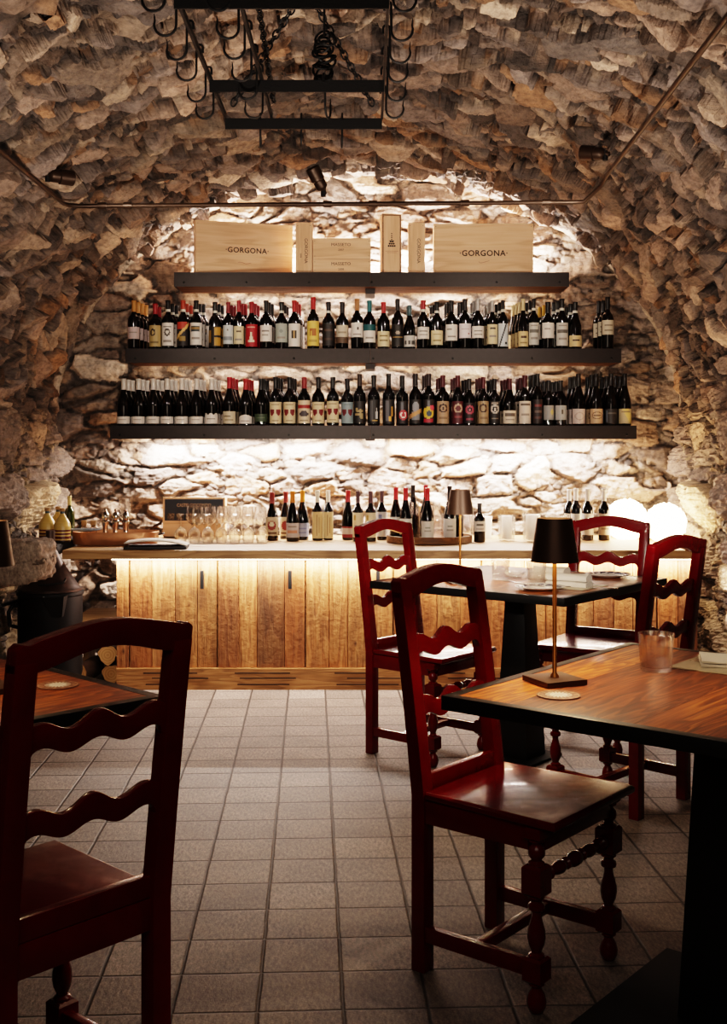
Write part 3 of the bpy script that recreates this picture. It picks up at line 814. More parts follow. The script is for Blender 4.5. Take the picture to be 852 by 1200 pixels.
# ------------------------------------------------------------------ wall shelves
SY0, SY1 = 7.05, 7.37
SH = [(204, 667, 2.322, 2.410, 'top'), (147, 728, 1.854, 1.942, 'middle'), (129, 746, 1.387, 1.469, 'lowest')]
for (p0, p1, z0, z1, nm) in SH:
    a_, b_ = xat(p0, SY0), xat(p1, SY0)
    t = empty('wall_shelf', ((a_+b_)/2, SY0, z0)); cx_ = (a_+b_)/2
    tag(t, {'top': 'top steel-fronted wall shelf carrying pale wooden wine crates', 'middle': 'middle steel-fronted wall shelf carrying the upper row of bottles', 'lowest': 'lowest and longest wall shelf with bright light strip below it'}[nm], 'shelf', 'steel-fronted shelves on the stone wall')
    hw = (b_-a_)/2; hh = z1-z0
    mb = MB(); mb.box(-hw+.006, hw-.006, .006, SY1-SY0, .004, hh-.001); mb.build('shelf_board', M['shelfwood'], t)
    mb = MB(); mid = xat(434, SY0)-cx_
    mb.box(-hw, mid-.0008, -.001, .005, 0, hh); mb.box(mid+.0008, hw, -.001, .005, 0, hh)
    mb.box(-hw, -hw+.005, .005, SY1-SY0, 0, hh); mb.box(hw-.005, hw, .005, SY1-SY0, 0, hh)
    fp = mb.build('front_plate', M['steel'], t)
    mb = MB(); n = 7
    for k in range(n):
        xx = -hw+.06 + (2*hw-.12)*k/(n-1)
        mb.lathe([(.007,0),(.007,.002),(.004,.004),(0,.004)], 10, Matrix.Translation((xx, -.001, hh*.3)) @ Matrix.Rotation(PI/2, 4, 'X'))
    mb.build('rivet_heads', M['iron'], fp)
    mb = MB(); mb.box(mid-.03, mid+.03, .10, SY1-SY0, -.030 if nm != 'lowest' else -.010, .003); mb.build('bracket', M['steel'], t)
    mb = MB()
    mb.box(-hw+.05, hw-.05, SY1-SY0+.001, SY1-SY0+.010, .020, .030)
    mb.build('led_strip', M['led'] if nm == 'lowest' else M['led'], t)

# ------------------------------------------------------------------ bottles
def bottle_prof(kind):
    if kind == 'b':   # bordeaux: straight sides, high shoulders
        return [(0,.006),(.022,.002),(.034,0),(.0375,.012),(.038,.03),(.038,.56),(.0372,.60),(.033,.645),(.025,.685),(.0175,.72),(.0145,.755),(.0138,.80),(.0138,.955),(.0155,.96),(.0155,.985),(.0138,.99),(0,.99)]
    return [(0,.006),(.024,.002),(.037,0),(.0405,.014),(.041,.03),(.041,.40),(.0400,.45),(.0365,.52),(.030,.60),(.0225,.68),(.0175,.745),(.0150,.80),(.0142,.955),(.0155,.96),(.0155,.985),(.0138,.99),(0,.99)]
BM = {}
def body_mesh(kind, hgt, mat='bottle'):
    key = (kind, round(hgt, 2), mat)
    if key not in BM:
        mb = MB(); mb.lathe([(r, z*key[1]) for r, z in bottle_prof(kind)], 22); BM[key] = mb.mesh('wine_bottle', M[mat], 0, SM)
    return BM[key]
def rad_at(kind, f):
    p = bottle_prof(kind)
    return float(np.interp(f, [q[1] for q in p[2:]], [q[0] for q in p[2:]]))
def cap_mesh(kind, hgt, capc, band):
    key = ('cap', kind, round(hgt, 2), capc, band)
    if key not in BM:
        hgt = round(hgt, 2); mb = MB()
        prof_ = [(rad_at(kind, f)+.0007, f*hgt) for f in (.765, .80, .86, .955)] + [(.0165,.962*hgt),(.0165,.99*hgt),(.0150,1.0*hgt),(0,1.0*hgt)]
        mb.lathe(prof_, 18, c=lin(capc))
        if band: mb.lathe([(rad_at(kind, f)+.0014, f*hgt) for f in (.765, .79, .815)], 18, c=lin('#cfc8ba'), cap=False)
        BM[key] = mb.mesh('capsule', M['cap'], 0, SM)
    return BM[key]
def cap_mat():
    t = NT('foil capsule'); at = t.n('Attribute', attribute_name='tone'); return t.out(at.outputs['Color'], .36, Metallic=.1)
M['cap'] = cap_mat()
def label_mesh(kind, hgt, z0, z1, base, deco, span=1.25):
    key = ('lab', kind, round(hgt,2), round(z0,3), round(z1,3), base, str(deco), span)
    if key in BM: return BM[key]
    hgt = round(hgt, 2)
    nu, nv = 18, 20; mb = MB(); vs = []
    bc = lin(base)
    for j in range(nv+1):
        z = z0+(z1-z0)*j/nv; r = rad_at(kind, z/hgt)+.0006
        for i in range(nu+1):
            a = -PI/2 + span*(2*i/nu-1); vs.append((r*math.cos(a), r*math.sin(a), z))
    mb.v = vs
    for j in range(nv):
        for i in range(nu):
            u, v = (i+.5)/nu, (j+.5)/nv; c = bc; skip = False
            for d in deco:
                if d[0] == 'r':
                    if d[1] <= u <= d[3] and d[2] <= v <= d[4]: c = lin(d[5])
                elif d[0] == 'e':
                    if ((u-d[1])/d[3])**2+((v-d[2])/d[4])**2 <= 1: c = lin(d[5])
                elif d[0] == 't':   # upright triangle
                    if d[2] <= v <= d[4] and abs(u-d[1]) <= d[3]*(1-(v-d[2])/(d[4]-d[2])): c = lin(d[5])
                elif d[0] == 's':   # slash
                    if abs((u-d[1])-(v-d[2])*d[3]) < d[4]: c = lin(d[5])
                elif d[0] == 'cut':   # scalloped edge
                    if v > d[1]+d[2]*abs(math.sin(PI*u*d[3])): skip = True
            if skip: continue
            mb.f.append((j*(nu+1)+i, j*(nu+1)+i+1, (j+1)*(nu+1)+i+1, (j+1)*(nu+1)+i)); mb.c.append(c)
    BM[key] = mb.mesh('label', M['label'], 0, 1.5); return BM[key]
def ob(name, me, parent=None):
    o = bpy.data.objects.new(name, me); col.objects.link(o); o.parent = parent; return o
def make_bottle(loc, kind, hgt, capc, band, lab, label, group, sc=1.0, mat='bottle'):
    o = ob('wine_bottle', body_mesh(kind, hgt, mat)); o.location = loc; o.scale = (sc, sc, 1)
    if capc: ob('capsule', cap_mesh(kind, hgt, capc, band), o)
    if lab:
        z0, z1, base, deco = lab; ob('label', label_mesh(kind, hgt, z0, z1, base, deco), o)
    tag(o, label, 'bottle', group); return o

W, CR, GRY, TAN = '#d6cdc4', '#cdbb97', '#aeb0ac', '#b59a68'
line = lambda v, c='#8a8078', x0=.2, x1=.8: ('r', x0, v-.03, x1, v+.03, c)
def shield(bg, red): return [('e', .28, .62, .17, .26, red), ('e', .72, .62, .17, .26, red), ('r', 0, .62, 1, 1, bg), ('r', .11, .62, .45, .66, red), ('r', .55, .62, .89, .66, red)]
SHIELD = shield('#c9b694', '#6d1f22') + [line(.86, '#8b7a60', .25, .75), line(.12, '#8b7a60', .3, .7)]
SHIELD_B = shield('#7d8c90', '#5d2026') + [line(.86, '#66757a', .3, .7)]
# px, top row, kind, capsule, neck band, label rows (top, bottom), label colour, marks, words
UP = [
 (157,353,'b','#b07a3c',0,(383,397),'#b7a3a0',[line(.55)],'gold-capped bottle with pinkish label, first'),
 (182,357,'b','#8e1f22',0,(381,406),'#a38c5e',[('e',.4,.66,.18,.18,'#2b2015'),('e',.4,.66,.09,.10,'#a38c5e'),line(.2,'#6f5c38')],'red-capped bottle with tan medallion label'),
 (197,353,'b','#15110f',1,(378,405),W,[('e',.5,.58,.2,.16,'#4a4038'),('e',.5,.58,.1,.09,'#c9c0b4'),line(.82,'#777068'),line(.2)],'banded bottle with white oval-emblem label'),
 (214.5,353,'b','#a23a22',1,(377,405),'#1a1210',[('r',.1,.72,.85,1,'#a83a26'),('s',.5,.6,1.5,.12,'#c8a060'),('r',.3,.2,.7,.4,'#8c7038')],'orange-capped bottle with black, red and gold label'),
 (230,353,'b','#15110f',1,(378,404),W,[('r',.15,.6,.8,.86,'#33393c'),('r',.15,.72,.8,.80,'#8a6c3c'),line(.3)],'banded bottle with white label topped by a landscape picture'),
 (252,354,'b','#15110f',1,(382,407),'#1b150e',[('r',.5,.05,1,.95,'#a97f34'),('r',.5,.45,1,.55,'#1b150e'),('r',.0,.2,.3,.8,'#8a6a30')],'banded bottle with black and gold label'),
 (267.5,355,'b','#6f1719',0,(381,403),'#bcc0bf',[('r',.1,.2,.9,.38,'#7e8488'),('e',.5,.75,.08,.06,'#7e7468')],'dark red capped bottle with pale blue-grey label'),
 (280,353,'b','#8e1f22',0,(382,403),CR,[line(.7,'#5a4a3a',.35,.7),line(.25)],'red-capped bottle with plain cream label'),
 (295,354,'b','#8e1f22',0,(380,407),'#96181f',[('t',.5,.22,.16,.72,'#d8c7b0'),('r',.3,.22,.7,.30,'#d8c7b0'),line(.86,'#d8a090',.25,.75)],'red-labelled bottle with white tower emblem'),
 (312,353,'b','#15110f',0,(381,400),W,[line(.65,'#7d736a',.2,.7),line(.4,'#9d938a',.25,.65)],'black-capped bottle with white label by the red-labelled one'),
 (330,355,'b','#15110f',1,(379,401),'#989d94',[('e',.5,.6,.1,.1,'#7d837c'),line(.25)],'banded bottle with grey-green label'),
 (345,352,'b','#9a2320',0,(379,406),W,[('r',.33,.36,.67,.68,'#2a211b'),('r',.46,.36,.54,.68,'#9b7a4c')],'red-capped bottle with white label bearing a dark square'),
 (367,349,'b','#a3231f',0,(376,405),'#d3b25c',[('r',.28,.42,.72,.70,'#9a5a22'),('r',.36,.42,.44,.6,'#c79a48'),line(.2,'#a88a44')],'tall red-capped bottle with yellow label'),
 (385,354,'b','#15110f',1,(379,405),'#1c1512',[line(.7,'#4a352a'),line(.3,'#3a2a22')],'bottle with near-black label right of the yellow-labelled one'),
 (401,354,'b','#17120f',0,(381,402),'#b9ab98',[('r',0,0,1,.36,'#54402f'),line(.6,'#8b7c6a')],'black-capped bottle with beige and brown label'),
 (418.5,351,'b','#9a683a',0,(378,395),W,[('e',.55,.6,.07,.12,'#3a3230'),line(.2)],'copper-capped bottle with small white label'),
 (433,352,'b','#175b60',0,(380,401),W,[('r',0,.64,1,1,'#124a4e'),line(.25)],'teal-capped bottle with teal and white label'),
 (449.5,355,'b','#9a2320',0,(388,406),CR,[line(.4,'#7c6844'),line(.7,'#7c6844')],'red-capped bottle with low beige label beside the teal one'),
 (466,351,'b','#191411',0,(380,406),'#1b1613',[line(.42,'#8a6c3c',.1,.9),('e',.5,.62,.16,.07,'#a09080')],'all-dark bottle with thin gold line'),
 (480,358,'g','#41565a',0,(393,407),'#b8b2aa',[('r',.1,.2,.9,.55,'#4f4a46'),('r',.3,.2,.38,.55,'#b8b2aa'),('r',.55,.2,.62,.55,'#b8b2aa')],'slim sloping bottle with slate-blue capsule'),
 (496,353,'b','#8e1f22',1,(383,397),W,[line(.65,'#7a7068'),line(.35,'#9a9088')],'red-capped banded bottle with wide white label'),
 (512,355,'b','#15110f',1,(387,404),CR,[line(.72,'#84704a'),line(.3,'#84704a')],'banded bottle with cream label next to the wide white label'),
 (529,353,'b','#15110f',0,(380,399),W,[line(.7,'#8a8078',.15,.5),line(.25)],'black-capped bottle with squarish white label in mid row'),
 (545,351,'b','#15110f',0,(379,396),'#d4cacb',[line(.62,'#b49a9a'),('e',.7,.3,.06,.06,'#a05050')],'black-capped bottle with wide pinkish-white label'),
 (560,350,'b','#a9a29c',0,(382,396),W,[line(.6),line(.3)],'silver-capped bottle with white label'),
 (577,353,'b','#a9a29c',0,(380,403),CR,[('r',.3,.76,.7,.84,'#4a4038'),line(.4)],'silver-capped bottle with cream label'),
 (589.5,352,'b','#15110f',1,(379,406),'#bfc3c4',[('s',.42,.45,.55,.05,'#1a1a1c'),('r',.6,.08,.8,.18,'#202020')],'banded bottle with pale label crossed by a black slash'),
 (613,351,'g','#c4ad83',0,(388,406),'#c9b083',[('r',.3,.55,.7,.68,'#4a3522'),line(.25,'#8c744c')],'cream-capped sloping bottle with cream label'),
 (625.5,350,'b','#15110f',1,(378,404),'#b9b4ab',[('r',.1,.55,.9,.72,'#6a655e'),line(.3),line(.88)],'banded bottle with grey lettered label, by the cream-capped one'),
 (642,355,'b','#15110f',0,(378,396),W,[line(.6,'#9a9088',.2,.6)],'black-capped bottle with white label before gold-capped ones'),
 (658.5,350,'b','#15110f',1,(378,405),'#bcb6ad',[('r',.1,.55,.9,.72,'#5f5a54'),line(.3),line(.88)],'tall banded bottle with grey lettered label, second last group'),
 (674,355,'g','#15110f',1,(393,407),'#c6ad80',[('r',.3,.5,.7,.66,'#3f2d20')],'banded sloping bottle with low cream label before the gap'),
 (712,349,'b','#15110f',0,(375,392),'#bfb19a',[line(.65,'#7c7060'),line(.3,'#7c7060')],'end bottle with cream label standing apart past the gap'),
]
LO = [(px,443,'g','#cfc5bb',0,(488,497.5),W,[line(.55,'#9a9088',.2,.7)],'white-capped bottle with low white label, '+w) for px, w in ((145,'first in line'),(162.5,'second in line'),(179.5,'third in line'),(196,'fourth in line'),(213,'fifth in line'),(230.5,'sixth in line'))] + [
 (248,443,'g','#cfc5bb',0,(484,497.5),W,[('cut',.8,.2,3),line(.45)],'white-capped bottle with scalloped label, seventh in line'),
 (269,442,'g','#98202a',0,(482,497.5),'#c0b097',[line(.6,'#6a5a48',.15,.6),line(.3,'#84745c')],'red-capped sloping bottle with cream label'),
 (288,444,'g','#98282a',0,(486,497.5),W,[('cut',.7,.3,1),line(.3)],'red-capped sloping bottle with peaked white label'),
 (306,443,'g','#15110f',0,(485,494),'#33402f',[line(.5,'#55604c')],'sloping bottle with dark green label'),
 (323,442,'b','#15110f',0,(471,496),'#c9b694',SHIELD,'bottle with cream two-shield label, first of four'),
 (339.5,442,'b','#15110f',0,(471,496),'#c9b694',SHIELD,'bottle with cream two-shield label, second of four'),
 (356.5,442,'b','#7d2422',0,(469,496),'#c7b398',[('r',0,.66,1,.80,'#8e2a28'),('e',.5,.40,.34,.10,'#40383a'),('e',.5,.47,.18,.09,'#40383a'),line(.12,'#8b7a60')],'bottle with red-striped label picturing an old car'),
 (373,442,'b','#15110f',0,(471,496),'#c9b694',SHIELD,'bottle with cream two-shield label, third of four'),
 (390,442,'b','#15110f',0,(470,495),'#c9b694',SHIELD,'bottle with cream two-shield label, fourth of four'),
 (407,443,'b','#15110f',0,(471,496),'#7d8c90',SHIELD_B,'bottle with blue-grey two-shield label'),
 (421.5,438,'b','#2a1c17',0,(470,496),'#181312',[('e',.45,.4,.32,.07,'#94815a'),('e',.55,.55,.2,.08,'#94815a'),('e',.3,.62,.08,.1,'#94815a'),('e',.62,.3,.1,.12,'#94815a')],'dark bottle with gold branching motif'),
 (438,440,'b','#15110f',0,(468,497),'#161211',[('r',.25,.1,.42,.95,'#4a4a4c'),('r',.62,.2,.76,.5,'#b8b8b8'),('r',.65,.5,.73,.66,'#b8b8b8'),('r',.4,.1,.8,.17,'#9a7a3a')],'dark bottle picturing a small pale bottle'),
 (455.5,438,'b','#15110f',0,(468,497),'#161211',[('r',.3,.1,.5,.95,'#55555a'),('r',.68,.3,.8,.68,'#b98a3a'),('r',.5,.08,.68,.28,'#c9963e')],'dark bottle with gold fork-like motif'),
 (471.5,440,'b','#15110f',0,(470,497),'#1a1415',[('e',.55,.38,.30,.22,'#a63a40'),('e',.55,.38,.2,.14,'#e0d4cc'),('e',.55,.38,.13,.1,'#a32026'),('r',.4,.6,.55,.95,'#5a5a60')],'dark bottle with red target motif'),
 (487,438,'b','#1a1210',0,(468,497),'#1a1615',[('e',.5,.68,.22,.24,'#85878c'),('r',.25,.15,.75,.5,'#70747a'),('s',.5,.42,3.2,.28,'#b98a5a')],'dark bottle with grey figure and tan ribbon'),
 (502.5,438,'b','#2a1a1a',0,(468,497),'#1a1415',[('e',.45,.45,.38,.24,'#c8a63c'),('e',.5,.42,.17,.12,'#33404a'),('e',.72,.66,.18,.1,'#c84a5a'),('r',.1,.05,.8,.2,'#a02a3a'),('r',.4,.7,.55,.95,'#5a5a60')],'dark bottle with yellow and red splashy label'),
 (519,441,'b','#4a1a1e',0,(470,497),'#a08468',[('e',.5,.68,.3,.2,'#3c2820'),('e',.5,.68,.2,.12,'#a08468'),('e',.5,.68,.08,.1,'#3c2820'),line(.25,'#7a6048')],'maroon-capped bottle with beige round-crest label, first'),
 (536.5,441,'b','#4a1a1e',0,(470,497),'#4a1c22',[('e',.5,.68,.32,.2,'#b49a84'),('e',.5,.68,.2,.12,'#5a2228'),line(.3,'#7c3c40')],'maroon-capped bottle with maroon round-crest label'),
 (550,443,'b','#1a1412',0,(472,496),'#1c1416',[('e',.5,.66,.34,.22,'#9c4454'),('e',.5,.66,.18,.12,'#1c1416'),('e',.5,.66,.08,.06,'#c06070'),line(.2,'#7c3040')],'dark bottle with pink round crest'),
 (566.5,442,'b','#4a1a1e',0,(470,497),'#9a8264',[('e',.45,.68,.3,.2,'#3c2820'),('e',.45,.68,.2,.12,'#9a8264'),line(.25,'#7a6048')],'maroon-capped bottle with beige round-crest label, second'),
 (579.5,443,'b','#1a1412',0,(470,497),'#191414',[('e',.5,.64,.34,.2,'#b0a8a0'),('e',.5,.64,.2,.12,'#191414'),('e',.5,.64,.08,.07,'#c0b8b0'),line(.22,'#706860'),line(.9,'#8a8078')],'dark bottle with white round crest'),
 (597,443,'g','#42161c',0,(481,497.5),'#c4b6a4',[('r',.15,.55,.85,.78,'#5d524a'),line(.3)],'maroon-capped sloping bottle with lettered white label'),
 (615,441,'b','#42161c',0,(470,497),'#c4b8ac',[('r',.15,.8,.85,.92,'#5d524a'),line(.4)],'maroon-capped bottle with tall lettered white label'),
 (630,438,'b','#15110f',0,(468,497),'#221818',[line(.75,'#6a3030'),line(.5,'#5a4a44'),line(.25,'#4a3030')],'dark bottle with dark red lettered label'),
 (643,445,'b','#1a1614',0,(475,492),'#8c8a88',[('e',.7,.55,.12,.2,'#b0a06a')],'dark bottle with silver label, first of two'),
 (657,445,'b','#1a1614',0,(475,492),'#9b9a98',[('e',.55,.55,.06,.16,'#4a4030')],'dark bottle with silver label, second of two'),
 (678,439,'g','#15110f',0,(479,497.5),'#b9a9a2',[('e',.5,.5,.32,.28,'#a39088'),('e',.5,.5,.24,.2,'#b9a9a2')],'sloping bottle with pale pinkish label'),
 (698.5,439,'g','#15110f',0,(479,497.5),'#b3977a',[('e',.5,.55,.34,.26,'#6a5440'),('e',.5,.55,.28,.2,'#b3977a'),line(.55,'#6a5440',.3,.7)],'sloping bottle with tan oval-emblem label'),
 (716,439,'g','#15110f',0,(479,497),'#211d1c',[line(.7,'#55504c'),('r',.1,.1,.2,.9,'#5a6470')],'sloping bottle with near-black label'),
 (732,439,'g','#15110f',0,(479,497.5),'#a8987a',[('s',.75,.4,-.5,.2,'#c4ac6a'),line(.8,'#7c6c50')],'end bottle with beige and gold diagonal label'),
]
GU, GLo = 'wine bottles on the middle wall shelf', 'wine bottles on the lowest wall shelf'
rr = random.Random(5)
for rows, zsh, pybase, grp, where in ((UP, 1.942, 407, GU, 'middle shelf'), (LO, 1.469, 498, GLo, 'lowest shelf')):
    Yf = SY0+.048; sp = F/Yf
    for n, (px, top, kind, capc, band, lr, lc, deco, words) in enumerate(rows):
        r0 = .038 if kind == 'b' else .041
        gaps = [abs(px-rows[m][0])/sp for m in (n-1, n+1) if 0 <= m < len(rows)]
        sc = min(1.0, (min(gaps)/2-.0006)/r0)
        hgt = zat(top, Yf)-zsh
        z = zsh+.0006
        yl = Yf-r0*sc
        za, zb_ = zat(lr[1], yl)-z, zat(lr[0], yl)-z
        za = max(za, .012)
        full = f'{words}, {where}'
        make_bottle((xat(px, Yf), Yf, z), kind, hgt, capc, band, (za, zb_, lc, deco), full, grp, sc)
        off = abs(px-CX)
        nb = 2 if off > 70 else 1
        if px == 182: nb = 1
        if px in (157, 613): nb = 3
        short = words
        capb = capc
        if px == 642: capb = '#b98a2c'
        step = min(.086, (SY1-.045-Yf)/max(nb, 1)) if nb == 3 else .088
        for k in range(nb):
            Yk = Yf + step*(k+1)
            sc2 = min(sc, step/2/r0-.02, .97)
            xk = xat(px, Yf) + rr.uniform(-.002, .002) - (.010 if px > CX else -.010)*(k+1)*(1 if off > 70 else 0)
            which = ('directly behind', 'third deep behind', 'fourth deep behind')[k]
            lab2 = f'bottle {which} the {short}, {where}'
            if len(lab2.replace('-', ' ').split()) > 16: lab2 = f'bottle {which} the {short}'
            make_bottle((xk, Yk, z), kind, hgt*rr.uniform(.985, 1.0), capb, band, (za, zb_, lc, deco) if off > 70 else None, lab2, grp, sc2)

# sideboard bottles (px, top row, base row, ...)
GCn = 'wine bottles on the worktop'
CB = [
 (319,576,6.93,'g','#7c2a28',0,(606,628),'#c9b79a',[('e',.5,.55,.28,.25,'#8c3a34'),('e',.5,.62,.15,.14,'#d8cbb0'),('r',.15,.08,.85,.2,'#6a4a30')],'red-capped sloping bottle with crest label, left end of worktop bottles'),
 (335,575,7.06,'g','#8a3230',0,(606,628),'#c9b79a',[('e',.5,.55,.28,.25,'#8c3a34'),('r',.15,.08,.85,.2,'#6a4a30')],'red-capped crest-label bottle half behind the orange-capped one'),
 (343,575,6.86,'g','#c87c1e',0,(613,630),'#b9b2b4',[('r',.15,.3,.85,.5,'#c08a70'),line(.75)],'orange-capped bottle with greyish label, the front one'),
 (354.5,575,6.98,'g','#cf8a20',0,(613,629),'#9aa0b4',[line(.6,'#7a80a0'),line(.3,'#7a80a0')],'orange-capped bottle with bluish label, the rear one'),
 (372,574,6.93,'b','#d2c8b6',0,(600,631),'#c4ad80',[('r',.45,.1,.52,.9,'#7a5c34'),('r',.6,.2,.64,.8,'#8a6c44')],'white and red capped bottle with tall cream label, left one'),
 (384.5,574,6.97,'b','#d2c8b6',0,(600,631),'#c4ad80',[('r',.45,.1,.52,.9,'#7a5c34'),('r',.6,.2,.64,.8,'#8a6c44')],'white and red capped bottle with tall cream label, right one'),
 (408,575,6.97,'g','#9c2024',0,(617,630),'#b8aca4',[('r',0,.0,1,.3,'#7c2426'),('r',0,.85,1,1,'#7c2426')],'bright red capped bottle with red and white low label by the chair'),
 (419.5,575,6.84,'b','#3c1618',0,(601,630),'#cbbb9c',[('r',.15,.7,.35,.9,'#a88a4c'),line(.45)],'maroon-capped bottle with cream label behind the chair crest, first of three'),
 (434.5,575,6.84,'b','#3c1618',0,(601,630),'#cbbb9c',[('r',.15,.7,.35,.9,'#a88a4c'),line(.45)],'maroon-capped bottle with cream label behind the chair crest, second of three'),
 (447.5,575,6.95,'b','#3c1618',0,(600,629),'#b9b4b0',[('r',.2,.7,.5,.9,'#6a7088'),line(.45)],'maroon-capped bottle with greyish label behind the chair crest, third of three'),
 (562,590,6.80,'b','#15110f',0,(611,623),'#c8c2ba',[('e',.5,.65,.3,.12,'#5a564e'),line(.25)],'small half bottle with black capsule standing alone on the worktop'),
 (667,573,7.14,'b','#a9a4a0',0,(602,627),'#bdb6ae',[line(.6)],'silver-capped bottle half hidden behind its twin beside the lamp shade'),
 (675,573,7.02,'b','#b9b2ac',0,(602,627),'#bdb6ae',[line(.6)],'silver-capped bottle just beside the near lamp shade'),
 (688.5,573,6.93,'b','#b9b2ac',0,(602,627),'#c2bbb4',[line(.6)],'silver-capped bottle in the middle of the trio by the globes'),
 (708,573,6.93,'b','#b9b2ac',0,(602,627),'#c2bbb4',[('r',.1,.55,.9,.7,'#8a8a90'),line(.3)],'silver-capped bottle closest to the glowing globes'),
]
for (px, top, Yc, kind, capc, band, lr, lc, deco, words) in CB:
    hgt = zat(top, Yc)-CT
    half = px == 562
    r0 = .038 if kind == 'b' else .041
    za, zb_ = max(.01, zat(lr[1], Yc-.035)-CT), zat(lr[0], Yc-.035)-CT
    o = make_bottle((xat(px, Yc), Yc, CT), kind, hgt, capc, band, (za, zb_, lc, deco), words, GCn, .9 if half else (.86 if px in (419.5, 434.5, 447.5, 372, 384.5) else .94))
# round tray with its bottles and carafes
TX, TY = xat(503, 6.80), 6.80
mb = MB(); mb.lathe([(0,.0),(.240,0),(.252,.004),(.254,.040),(.250,.044),(.244,.042),(.240,.014),(0,.012)], 56)
o = mb.build('round_tray', M['oak'], None, 0, SM, (TX, TY, CT)); tag(o, 'round dark wooden tray on the worktop holding red-capped bottles', 'tray')
TZ = CT+.0145
TBL = [
 (464,571,6.78,'g','#b02428',0,(606,622),'#c4bcb4',[line(.5)],'red-capped bottle at the edge of the round tray behind the chair back'),
 (475.5,572,6.70,'g','#a82226',0,(608,624),'#c4bcb4',[line(.5)],'red-capped bottle second along the round tray edge'),
 (484,568,6.945,'g','#1a1614',0,None,None,None,'black-capped bottle at the back of the round tray'),
 (499,567,6.95,'g','#b02428',0,None,None,None,'red-capped bottle at the back of the tray behind the front bottle'),
 (501,572,6.65,'g','#b02428',0,(611,630),'#c6c0b8',[line(.6,'#8a8a80',.35,.65),line(.4,'#9a948a',.3,.7)],'front red-capped bottle with white label on the round tray'),
 (527,569,6.70,'g','#1a1614',0,(608,630),'#c6c0b8',[line(.6,'#8a8a80',.35,.65),line(.4,'#9a948a',.3,.7)],'black-capped bottle with white label on the tray behind the lamp'),
 (536,572,6.86,'g','#8a2426',0,None,None,None,'red-capped bottle mostly hidden by the lamp shade on the tray'),
]
for (px, top, Yc, kind, capc, band, lr, lc, deco, words) in TBL:
    hgt = zat(top, Yc)-TZ
    lab = None
    if lr: lab = (max(.012, zat(lr[1], Yc-.035)-TZ), zat(lr[0], Yc-.035)-TZ, lc, deco)
    make_bottle((xat(px, Yc), Yc, TZ), kind, min(hgt, .32), capc, band, lab, words, GCn, .90)
for px, Yc, w in ((486.5, 6.84, 'left'), (511.5, 6.84, 'right')):
    mb = MB(); mb.lathe([(0,.004),(.055,.0),(.062,.004),(.064,.02),(.064,.125),(.058,.15),(.042,.168),(.034,.18),(.034,.215),(.037,.222),(.035,.222),(.032,.215),(.032,.18),(.040,.165),(.056,.147),(.062,.124),(.062,.02),(.052,.007),(0,.007)], 32)
    o = mb.build('glass_carafe', M['glass'], None, 0, SM, (xat(px, Yc), Yc, TZ)); o.scale = (.70, .70, .98)
    tag(o, f'clear glass carafe on the round tray, {w} of the pair', 'carafe', 'glass carafes')

# wine glasses upright (back rows) and upside down in front
def make_wineglass():
    mb = MB()
    mb.lathe([(0,.0),(.030,.0),(.031,.0012),(.010,.004),(.0035,.010),(.0032,.085),(.006,.092),(.022,.104),(.033,.122),(.037,.145),(.034,.180),(.030,.205),(.0292,.205),(.0332,.180),(.0362,.145),(.0322,.123),(.021,.106),(.004,.0955),(0,.095)], 28)
    return mb.mesh('wine_glass', M['glass2'], 0, SM)
wg = make_wineglass()
GG = 'clear stemmed glasses grouped on the worktop'
spots = []
for j, Yg in enumerate((6.98, 6.88)):
    for i in range(6):
        spots.append((225+i*14.6+(7 if j else 0), Yg))
ordw = ('first', 'second', 'third', 'fourth', 'fifth', 'sixth', 'seventh')
for n, (px, Yg) in enumerate(spots):
    o = ob('wine_glass', wg); o.location = (xat(px, Yg), Yg, CT);     tag(o, f'upright stemmed wine glass, {ordw[n % 6]} in the {"rear" if n < 6 else "front"} upright row counting from the crate', 'glass', GG)
spots2 = [(212+i*15.8, 6.72) for i in range(7)]
for n, (px, Yg) in enumerate(spots2):
    o = ob('wine_glass', wg); o.location = (xat(px, Yg), Yg, CT+.2052*.82); o.rotation_euler = (PI, 0, 0); o.scale = (.98, .98, .82)
    tag(o, f'wine glass standing upside down on the worktop, {ordw[n]} from the folded cloth', 'glass', GG)
mb = MB(); mb.box(-.29, .29, -.12, .12, 0, .0004)
# hurricanes with candles, beaker
def hurricane(px, Yc, r, hgt, cr, ch, label, clabel, saucer=False, tiltd=0):
    mb = MB(); mb.lathe([(0,0),(r-.004,0),(r,.004),(r+.003,hgt),(r+.001,hgt),(r-.003,.010),(0,.008)], 32)
    o = mb.build('glass_cylinder', M['glass'], None, 0, SM, (xat(px, Yc), Yc, CT)); tag(o, label, 'glass jar', 'clear glass cylinders on the worktop')
    mb = MB(); mb.lathe([(0,0),(cr,0),(cr,ch*.97),(cr-.004,ch),(cr*.3,ch-.004),(0,ch-.004)], 26)
    c = mb.build('pillar_candle', M['wax'], None, 0, SM, (xat(px, Yc), Yc, CT+.0105)); tag(c, clabel, 'candle', 'white candles in glass')
    mb = MB(); mb.tube([(0,0,ch-.006),(0,0,ch+.006)], .0012, 6); mb.build('wick', M['ink'], c)
hurricane(594, 6.90, .050, .155, .030, .140, 'clear glass cylinder around the first white candle, beside the small bottle', 'white pillar candle in the first glass cylinder')
hurricane(623, 6.84, .052, .165, .034, .150, 'clear glass cylinder around the second white candle, beside the lamp shade', 'white pillar candle in the second glass cylinder')
mb = MB(); mb.lathe([(0,0),(.036,0),(.045,.150),(.0435,.150),(.0345,.005),(0,.004)], 26)
o = mb.build('tall_glass', M['glass'], None, 0, SM, (xat(547, 6.98), 6.98, CT)); tag(o, 'tall clear glass behind the small half bottle', 'glass')
mb = MB(); mb.lathe([(0,0),(.030,0),(.036,.135),(.0,.135)], 26)
